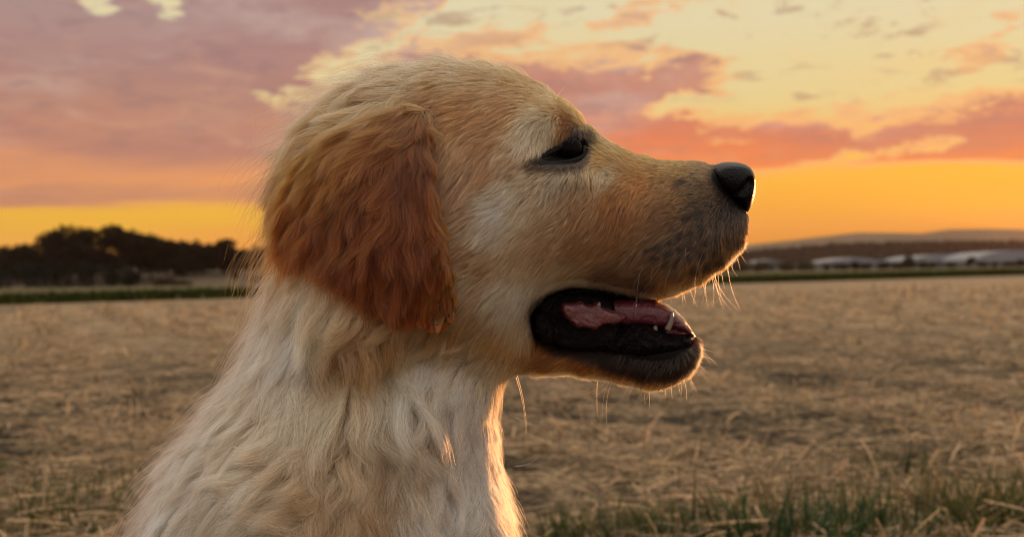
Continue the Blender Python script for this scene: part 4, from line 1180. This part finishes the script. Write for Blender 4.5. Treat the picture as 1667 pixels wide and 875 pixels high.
# dark short hair round the eye and the lips
k1 = np.clip((ie + 13 + 6 * ((pp[:, 0] > 930) & (pp[:, 1] < 240))) / 8, 0, 1)[:, None] * .93
k2 = np.clip((ib + 7 + 7 * (pp[:, 1] > 575) * (pp[:, 0] > 980)) / 8, 0, 1)[:, None] * .95
C = C * (1 - k1) + np.array([.010, .007, .005]) * k1
C = C * (1 - k2) + np.array([.008, .006, .005]) * k2
kn = np.clip((inn + 12) / 12, 0, 1)[:, None] * .85
C = C * (1 - kn) + np.array([.02, .016, .014]) * kn
# dark dots where the whiskers root
spots = np.array([(1062, 402), (1078, 398), (1096, 390), (1112, 380), (1128, 374), (1146, 366), (1075, 414), (1094, 408), (1113, 402), (1131, 396), (1150, 386), (1168, 376), (1090, 424), (1108, 420), (1128, 414), (1147, 408), (1166, 398), (1120, 352), (1138, 346), (1115, 296), (1108, 300), (1154, 424), (1135, 430), (1176, 415)], float)
ds = np.sqrt(((pp[:, None] - spots[None]) ** 2).sum(-1)).min(1)
ks = np.clip((7.2 - ds) / 3, 0, 1)[:, None] * .92
C = C * (1 - ks) + np.array([.01, .008, .007]) * ks
L = dm[:, 2] * 1e-3
L = np.where((ie > -16) & (pp[:, 1] > 246), np.minimum(L, .0035), L)
L = np.where((ib > -9), np.minimum(L, .0045), L)
S = np.zeros((len(P), 8, 3)); gd = np.zeros(len(P), bool)
lng = L > .0105 + .003 * rng.random(len(P))
for mk, cl, wv, sd0, tv, wt in ((~lng, [(6, .85, .8)], .6, 5, .42, 0), (lng, [(8, .75, .9), (230, .76, 1.15)], 1.8, 7, .22, .12)):
    S[mk], nr, ls = grow(P[mk], N[mk], dm[mk, :2], L[mk], dm[mk, 3], sd0, cl, wave=wv, npt=8)
    C[mk], gd[mk] = hair_tone(C[mk], nr, sd0 + 1, .24, tv, ls if wt else None, wt)
print("body hairs", len(P))
stp = np.exp(-((pp[:, 0] - 1140) / 62) ** 2 - ((pp[:, 1] - 380) / 62) ** 2) + .6 * np.exp(-((pp[:, 0] - 920) / 60) ** 2 - ((pp[:, 1] - 285) / 26) ** 2) + .5 * np.exp(-((pp[:, 0] - 1080) / 60) ** 2 - ((pp[:, 1] - 598) / 18) ** 2)
cell = np.sin(pp[:, 0] * .55 + 2 * np.sin(pp[:, 1] * .31)) * np.sin(pp[:, 1] * .62 + 2 * np.sin(pp[:, 0] * .27))
sd_ = rng.random(len(P)) < stp * np.clip(.34 + .6 * cell, 0, .85)
C[sd_] *= .10
lt_ = ~sd_ & (pp[:, 1] < 520) & (rng.random(len(P)) < stp * .5)
C[lt_] = np.clip(C[lt_] * np.array([1.45, 1.3, 1.1]), 0, .9)
rad = np.interp(L, [.002, .006, .012, .03], [.00007, .000085, .0001, .00011])
rad = rad * np.where(gd, 1.55, .95) * (1 + .9 * (ks[:, 0] > .5))
rad = np.where((pp[:, 1] > 930) | (N[:, 1] > .35), rad * 2.0, rad)
add_hair("fur", S, rad, .25, C, M_hair)
# fine stray hairs standing off the outline
edge = np.abs(N[:, 1]) < .5
ei = np.flatnonzero(edge & (L > .008) & (rng.random(len(P)) < .05) & (pp[:, 1] < 930))
S2, n2, _ = grow(P[ei], N[ei], dm[ei, :2], L[ei] * 1.4, dm[ei, 3] * 2.0, 15, [(6, .3, 1)], wave=.9, npt=8, jit=.45)
add_hair("stray_hair", S2, .00005, .3, np.clip(C[ei] * 1.2, 0, .95), M_hair)

# extra hairs on lip edge, chin and throat, coloured as the sunlit rim
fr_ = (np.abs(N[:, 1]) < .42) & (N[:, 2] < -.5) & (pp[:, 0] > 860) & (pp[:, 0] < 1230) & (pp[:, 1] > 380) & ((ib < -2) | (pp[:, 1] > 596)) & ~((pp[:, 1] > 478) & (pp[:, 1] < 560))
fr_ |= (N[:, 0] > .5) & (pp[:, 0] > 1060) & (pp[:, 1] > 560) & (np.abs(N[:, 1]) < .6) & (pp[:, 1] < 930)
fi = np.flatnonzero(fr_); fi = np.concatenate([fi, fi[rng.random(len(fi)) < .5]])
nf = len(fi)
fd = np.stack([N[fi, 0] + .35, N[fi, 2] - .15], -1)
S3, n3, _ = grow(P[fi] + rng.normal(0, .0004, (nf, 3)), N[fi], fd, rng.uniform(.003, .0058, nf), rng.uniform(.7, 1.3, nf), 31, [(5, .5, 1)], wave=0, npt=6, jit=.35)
add_hair("rim_glow_hair", S3, .00006, .3, np.tile([.86, .56, .27], (nf, 1)), M_hair)
print("fringe", nf)

for side in (1, -1):
    V = EV * np.array([1, side, 1]); Fq = EF if side == 1 else EF[:, ::-1]
    pe = proj(V)
    ec = lin(idw(ECM, pe, [2, 3, 4], 1.8, 90)) * np.array([.12, .09, .06])
    ear = dog_mesh("ear", V, Fq, M_skin)
    vcol(ear.data, 'tone', ec)
    def dens_ear(cen, nrm):
        f = (cen[:, 1] < 0) & (nrm[:, 1] < .8)
        return np.where(f, 6.5e6, .7e6) * DENS * (1 if side == 1 else .35)
    P, N = sample_roots(V, Fq, dens_ear, 21)
    pp = proj(P)
    dm = idw(EDv, pp, [2, 3, 4, 5], 1.8, 100)
    kt = np.clip((pp[:, 1:2] - 168 + (pp[:, 0:1] - 640) * -.25) / 85, 0, 1)      # the flap's root has the crown's colour
    C = lin(idw(ECM, pp, [2, 3, 4], 1.8, 90)) * (np.array([.64, .54, .40]) * (1 - kt) + np.array([.48, .325, .10]) * kt)
    el_ = -pd(pp, ear_px)      # shorter towards the flap's lower edge
    Le = dm[:, 2] * 1e-3 * .80 * np.where(pp[:, 1] > 380, np.clip(.38 + (-el_) / 90, .38, 1), 1)
    S, near, lst = grow(P, N, dm[:, :2], Le, dm[:, 3] * .75, 23, [(7, .8, .9), (150, .60, 1.3)], wave=1.7, npt=9, jit=.10)
    C, ge = hair_tone(C, near, 24, .26, .34, lst, .12)
    print("ear hairs", len(P))
    add_hair("ear_fur", S, .00009 * np.where(ge, 1.5, 1.0) * (1 if side == 1 else 1.8), .25, C, M_hair, parent=ear)

# ---- eye
def ball(c, r, nu=32, nv=20, sc=(1, 1, 1)):
    u = np.linspace(0, 2 * math.pi, nu, endpoint=False); v = np.linspace(0, math.pi, nv)
    V = np.stack([np.cos(u)[None] * np.sin(v)[:, None], np.sin(u)[None] * np.sin(v)[:, None], np.cos(v)[:, None] + 0 * u[None]], -1).reshape(-1, 3) * r * np.array(sc) + np.array(c)
    F = []
    for i in range(nv - 1):
        for j in range(nu):
            a = i * nu + j; b = i * nu + (j + 1) % nu
            F.append([a, a + nu, b + nu, b])
    return V, F
M_eye = material("eyeball", lambda n, out: principled(n, out, Base_Color=(0.003, 0.002, 0.0015), Roughness=.10, IOR=1.14))
def m_lid(n, out):
    p = principled(n, out, Base_Color=(0.004, 0.003, 0.003), Roughness=.55)
    p.inputs['Specular IOR Level'].default_value = .12
    bump(n, p, n.noise(geo_pos(n), 700, 4), .5, .0008)
M_lid = material("black_eyelid", m_lid)
for side in (1, -1):
    dcen = -(math.sqrt(max(samp(HA, np.array([q(925, 242, -.036)[0]]), np.array([q(925, 242, -.036)[2]]))[0], 0)))
    dsurf = dcen
    c = q(921, 246, dsurf + .0066)
    c[1] *= side
    e_ = dog_mesh("eyeball", *ball(c, .0090), M_eye)
    def lid(pts, r0, lift):
        P_ = []
        for (x, y) in pts:
            p0 = q(x, y, dsurf); hh = math.sqrt(max(samp(HA, np.array([p0[0]]), np.array([p0[2]]))[0], 0))
            p = q(x, y, -(hh + lift)); p[1] *= side; P_.append(p)
        P_ = catmull(P_, 4, False)
        k = np.sin(np.linspace(.12, math.pi - .12, len(P_)))
        return tube(P_, r0 * k + .0004, 8)
    dog_mesh("upper_eyelid", *merge([lid([(868, 267), (882, 256), (899, 246), (916, 237), (934, 228), (950, 229), (957, 240)], .0015, -.0012)]), M_lid)
    dog_mesh("lower_eyelid", *merge([lid([(868, 266), (888, 265), (910, 266), (932, 263), (950, 254), (957, 240)], .0012, -.0012)]), M_lid)

# ---- nose
NOSE = [(1149, 290), (1156, 274), (1176, 266), (1204, 267), (1219, 276), (1226, 294), (1225, 318), (1219, 340), (1210, 350), (1202, 344), (1184, 334), (1166, 320), (1154, 306)]
H4 = 0.0009
nxg = np.arange(.095, .128, H4); nzg = np.arange(.020, .060, H4); nyg = np.arange(-.028, .028, H4)
NX, NZ = np.meshgrid(nxg, nzg, indexing='ij')
uN, sN = inflate(catmull(poly_q(NOSE), 4), NX, NZ, H4, 2.0, 300)
HN = np.where(uN > 0, (np.sqrt(np.maximum(uN, 0)) * 1.25 + .0080 * np.clip(sN / .0035, 0, 1) ** .6) ** 2, uN)
Fn = HN[:, None, :] - (nyg ** 2)[None, :, None]
X_, Y_, Z_ = nxg[:, None, None], nyg[None, :, None], nzg[None, None, :]
for side in (1, -1):     # nostrils: comma shaped hollows opening to the front and side
    for (px, py, r) in [(1216, 300, .0030), (1211, 307, .0031), (1204, 313, .0028), (1197, 317, .0022), (1190, 319, .0017), (1184, 318, .0013)]:
        c = q(px, py, -.012); ci_ = int(round((c[0] - nxg[0]) / H4)); cj_ = int(round((c[2] - nzg[0]) / H4))
        c[1] = -(math.sqrt(max(HN[ci_, cj_], 0)) - .0002) * side
        rr = np.sqrt((X_ - c[0]) ** 2 + (Y_ - c[1]) ** 2 + (Z_ - c[2]) ** 2)
        Fn = smin(Fn, (rr - r) * .02, .00001)
NVv, NFf = surface_nets(Fn, (nxg[0], nyg[0], nzg[0]), H4)
NVv = relax(NVv, NFf, 2, .5)
def m_nose(n, out):
    v = n.new('ShaderNodeTexVoronoi'); v.inputs['Scale'].default_value = 900; n.put(v.inputs['Vector'], geo_pos(n))
    p = principled(n, out, Base_Color=(0.003, 0.003, 0.003), Roughness=.34)
    p.inputs['Specular IOR Level'].default_value = .18
    bump(n, p, v.outputs['Distance'], .6, .0006)
M_nose = material("nose_leather", m_nose)
dog_mesh("nose", NVv, NFf, M_nose)

# ---- mouth: tongue, gum, lips, teeth
def wetm(c1, c2, r, bs=.6, sc=300, spec=.5, coat=.5):
    def f(n, out):
        nz = n.noise(geo_pos(n), sc, 4, .6, .8)
        p = principled(n, out, Base_Color=n.mix(nz, c1, c2), Roughness=r, Coat_Weight=coat, Coat_Roughness=.15)
        p.inputs['Specular IOR Level'].default_value = spec
        p.inputs['Subsurface Weight'].default_value = .15
        p.inputs['Subsurface Radius'].default_value = (.004, .0015, .001)
        big = n.noise(geo_pos(n), sc * .32, 3, .6, 1.2)
        bump(n, p, n.m('ADD', nz, n.m('MULTIPLY', big, 1.6)), bs, .0022)
    return f
M_tongue = material("tongue", wetm((.085, .012, .022), (.20, .040, .058), .24, .7, 420))
M_gum = material("gum", wetm((.045, .008, .010), (.30, .095, .10), .22, 1.0, 200))
M_lip = material("black_lip", wetm((.003, .002, .003), (.010, .006, .007), .34, 1.0, 300, .10, 0.0))
M_tooth = material("tooth", lambda n, out: principled(n, out, Base_Color=(.22, .165, .13), Roughness=.25))
def solid(outline, d, c, thick, name, mat, hh=.0011, boxy=0.0, wob=0.0, ypos=0.0, cap=None, edge=.003):
    pl = catmull(poly_q(outline, d), 4)
    x0, z0 = pl.min(0) - .004; x1, z1 = pl.max(0) + .004
    ax1 = np.arange(x0, x1, hh); az1 = np.arange(z0, z1, hh)
    X1, Z1 = np.meshgrid(ax1, az1, indexing='ij')
    u1, s1 = inflate(pl, X1, Z1, hh, c, 220)
    Hh = np.sqrt(np.maximum(u1, 0)) + thick * np.clip(s1 / edge, 0, 1) ** .5 * (u1 > 0)
    Hh += wob * (np.sin(X1 * 900 + 2 * np.sin(Z1 * 700)) * np.sin(Z1 * 800 + 1.7 * np.sin(X1 * 500))) * np.clip(s1 / .002, 0, 1)
    if cap: Hh = np.minimum(Hh, cap)
    H2_ = np.where(u1 > 0, Hh ** 2, u1 * .3)
    ym = Hh.max() + .004
    ay1 = np.arange(-ym, ym, hh)
    Fv = H2_[:, None, :] - (ay1 ** 2)[None, :, None]
    V, F = surface_nets(Fv, (ax1[0], ay1[0], az1[0]), hh)
    V = relax(V, F, 1, .5); V[:, 1] += ypos
    return dog_mesh(name, V, F, mat)
TONGUE = [(960, 500), (985, 489), (1010, 486), (1048, 486), (1075, 492), (1098, 503), (1118, 522), (1131, 542), (1133, 550), (1110, 546), (1085, 540), (1050, 535), (1010, 536), (985, 525)]
solid(TONGUE, -.010, .9, .010, "tongue", M_tongue, cap=.0180)
GUM = [(906, 494), (918, 487), (934, 489), (948, 483), (957, 492), (968, 490), (977, 483), (984, 496), (1004, 502), (1024, 512), (1022, 526), (1004, 536), (985, 535), (972, 545), (955, 540), (940, 541), (925, 530), (911, 515)]
solid(GUM, -.023, 1.4, .0225, "gum", M_gum, wob=.0014, cap=.0252, edge=.004)
FRONT_GUM = [(1072, 545), (1080, 530), (1094, 524), (1112, 528), (1128, 540), (1134, 548), (1130, 556), (1080, 552)]
solid(FRONT_GUM, -.008, .8, .007, "front_gum", M_gum, cap=.012)
LIP = [(878, 540), (876, 515), (888, 500), (905, 512), (915, 532), (945, 545), (985, 543), (1010, 528), (1032, 518), (1052, 519), (1075, 532), (1095, 543), (1125, 543), (1138, 552), (1136, 566), (1115, 576), (1080, 586), (1040, 590), (1000, 583), (960, 575), (920, 568), (893, 558)]
LINING = [(866, 540), (864, 512), (874, 490), (900, 474), (950, 470), (980, 476), (1004, 486), (1014, 505), (1020, 545), (1000, 575), (950, 578), (900, 568)]
solid(LINING, -.022, 1.0, .014, "mouth_lining", M_lip, wob=.0008, cap=.0195, edge=.008)
solid(LIP, -.020, 1.0, .0150, "lower_lip", M_lip, wob=.0016, cap=.0238, edge=.007)
CORNER = [(862, 548), (860, 515), (870, 490), (888, 474), (912, 466), (950, 461), (1000, 468), (1040, 480), (1056, 488), (1030, 491), (985, 488), (950, 488), (922, 494), (910, 506), (908, 524), (916, 546), (905, 566), (878, 564)]
solid(CORNER, -.026, 1.0, .020, "upper_lip", M_lip, wob=.0010, cap=.0228, edge=.006)
def tooth(px, py, tx, ty, d, r, bend=0.0):
    for side in (1, -1):
        a = q(px, py, -d); b = q(tx, ty, -d); a[1] *= side; b[1] *= side
        m1 = a * .55 + b * .45 + np.array([bend, 0, 0])
        P_ = catmull([a, m1, b], 4, False)
        k = np.linspace(0, 1, len(P_))
        V, F = tube(P_, r * np.sqrt(np.clip(1 - k ** 1.6, .02, 1)), 10)
        dog_mesh("tooth", V, F, M_tooth)
tooth(1086, 538, 1094, 507, .0182, .0016, .0008)      # lower canine
for x_, y_ in ((1104, 536), (1112, 538), (1120, 541)):
    tooth(x_, y_, x_ + 1, y_ - 9, .006 if x_ < 1110 else .004 if x_ < 1118 else .0016, .0011)
tooth(974, 499, 976, 492, .0225, .0012)
tooth(1066, 538, 1068, 530, .014, .0015)

# ---- whiskers
def whisk(lst, seed=4):
    r_ = np.random.default_rng(seed); S = []
    for (x0, y0, x1, y1, sag, d) in lst:
        p0 = q(x0, y0); h0 = math.sqrt(max(samp(HA, np.array([p0[0]]), np.array([p0[2]]))[0], 0))
        h1 = math.sqrt(max(samp(np.maximum(HA, HJ), np.array([p0[0]]), np.array([p0[2]]))[0], 0))
        dd = -max(min(h1, .03), .0) * d
        a = q(x0, y0, dd); b = q(x1, y1, dd - .012 * d)
        mid = (a + b) / 2 + np.array([b[2] - a[2], 0, -(b[0] - a[0])]) * sag
        t = np.linspace(0, 1, 12)[:, None]
        S.append((1 - t) ** 2 * a + 2 * t * (1 - t) * mid + t * t * b)
        S.append(S[-1] * np.array([1, -1, 1]) + r_.normal(0, .0006, 3))
    return np.array(S)
WH = [(1185, 415, 1207, 508, .15, 1), (1063, 418, 1030, 470, .1, 1), (1070, 400, 1062, 470, .12, 1), (1090, 410, 1048, 470, -.05, 1), (1120, 380, 1118, 436, .1, 1), (1150, 400, 1130, 470, .1, 1), (1096, 430, 1080, 478, .1, 1),
      (1130, 440, 1128, 500, -.1, .9), (1140, 445, 1150, 480, .05, .8), (1155, 440, 1160, 500, -.15, .8), (1165, 430, 1178, 505, .12, .9), (1175, 425, 1180, 470, .1, .7), (1188, 415, 1200, 450, .2, .6), (1200, 400, 1216, 430, .1, .5),
      (1205, 395, 1218, 412, .1, .4), (1195, 410, 1205, 440, -.1, .6), (1160, 438, 1205, 508, .18, .9), (1120, 455, 1135, 500, .1, .7), (1105, 460, 1112, 500, -.1, .8), (1050, 470, 1022, 520, .1, 1), (1045, 430, 1035, 520, .06, 1),
      (1135, 575, 1165, 588, .1, .4), (1135, 570, 1168, 596, -.1, .5), (1130, 585, 1158, 612, .1, .4), (1125, 595, 1150, 618, -.1, .5), (1120, 600, 1135, 640, .1, .5), (1110, 608, 1118, 652, -.1, .4), (1105, 605, 1108, 645, .1, .7),
      (1095, 612, 1095, 650, .12, .5), (1080, 615, 1082, 655, -.1, .6), (1070, 618, 1050, 660, .1, .6), (1060, 620, 1058, 668, .06, .5), (1040, 618, 1020, 655, .1, .5), (1000, 612, 988, 690, .15, .7), (1005, 612, 955, 655, -.1, .7),
      (975, 610, 974, 680, .08, .6), (1030, 615, 1034, 640, .1, .5), (1132, 560, 1165, 575, .15, .3), (1128, 590, 1152, 600, .2, .3), (842, 612, 858, 720, -.08, .4), (838, 680, 880, 698, .1, .3), (836, 760, 870, 752, .2, .3),
      (905, 175, 880, 142, .15, 1), (900, 172, 920, 140, -.12, 1), (910, 178, 895, 138, .1, 1), (900, 176, 886, 146, .1, 1)]
for k_ in range(16):
    f_ = k_ / 15.0
    x_ = 878 + 62 * f_; y_ = 254 - 34 * math.sin(f_ * 1.9) * .95
    WH.append((x_, y_, x_ - 9 - 4 * random.random(), y_ + 9 + 3 * random.random(), .12, 1.05))
SW = whisk(WH[:-16]); LS = whisk(WH[-16:])
add_hair("eyelashes", LS, .00009, .2, np.tile([.02, .015, .012], (len(LS), 1)), M_whisk)
add_hair("whiskers", SW, .00006, .25, np.tile([.88, .76, .6], (len(SW), 1)), M_whisk)
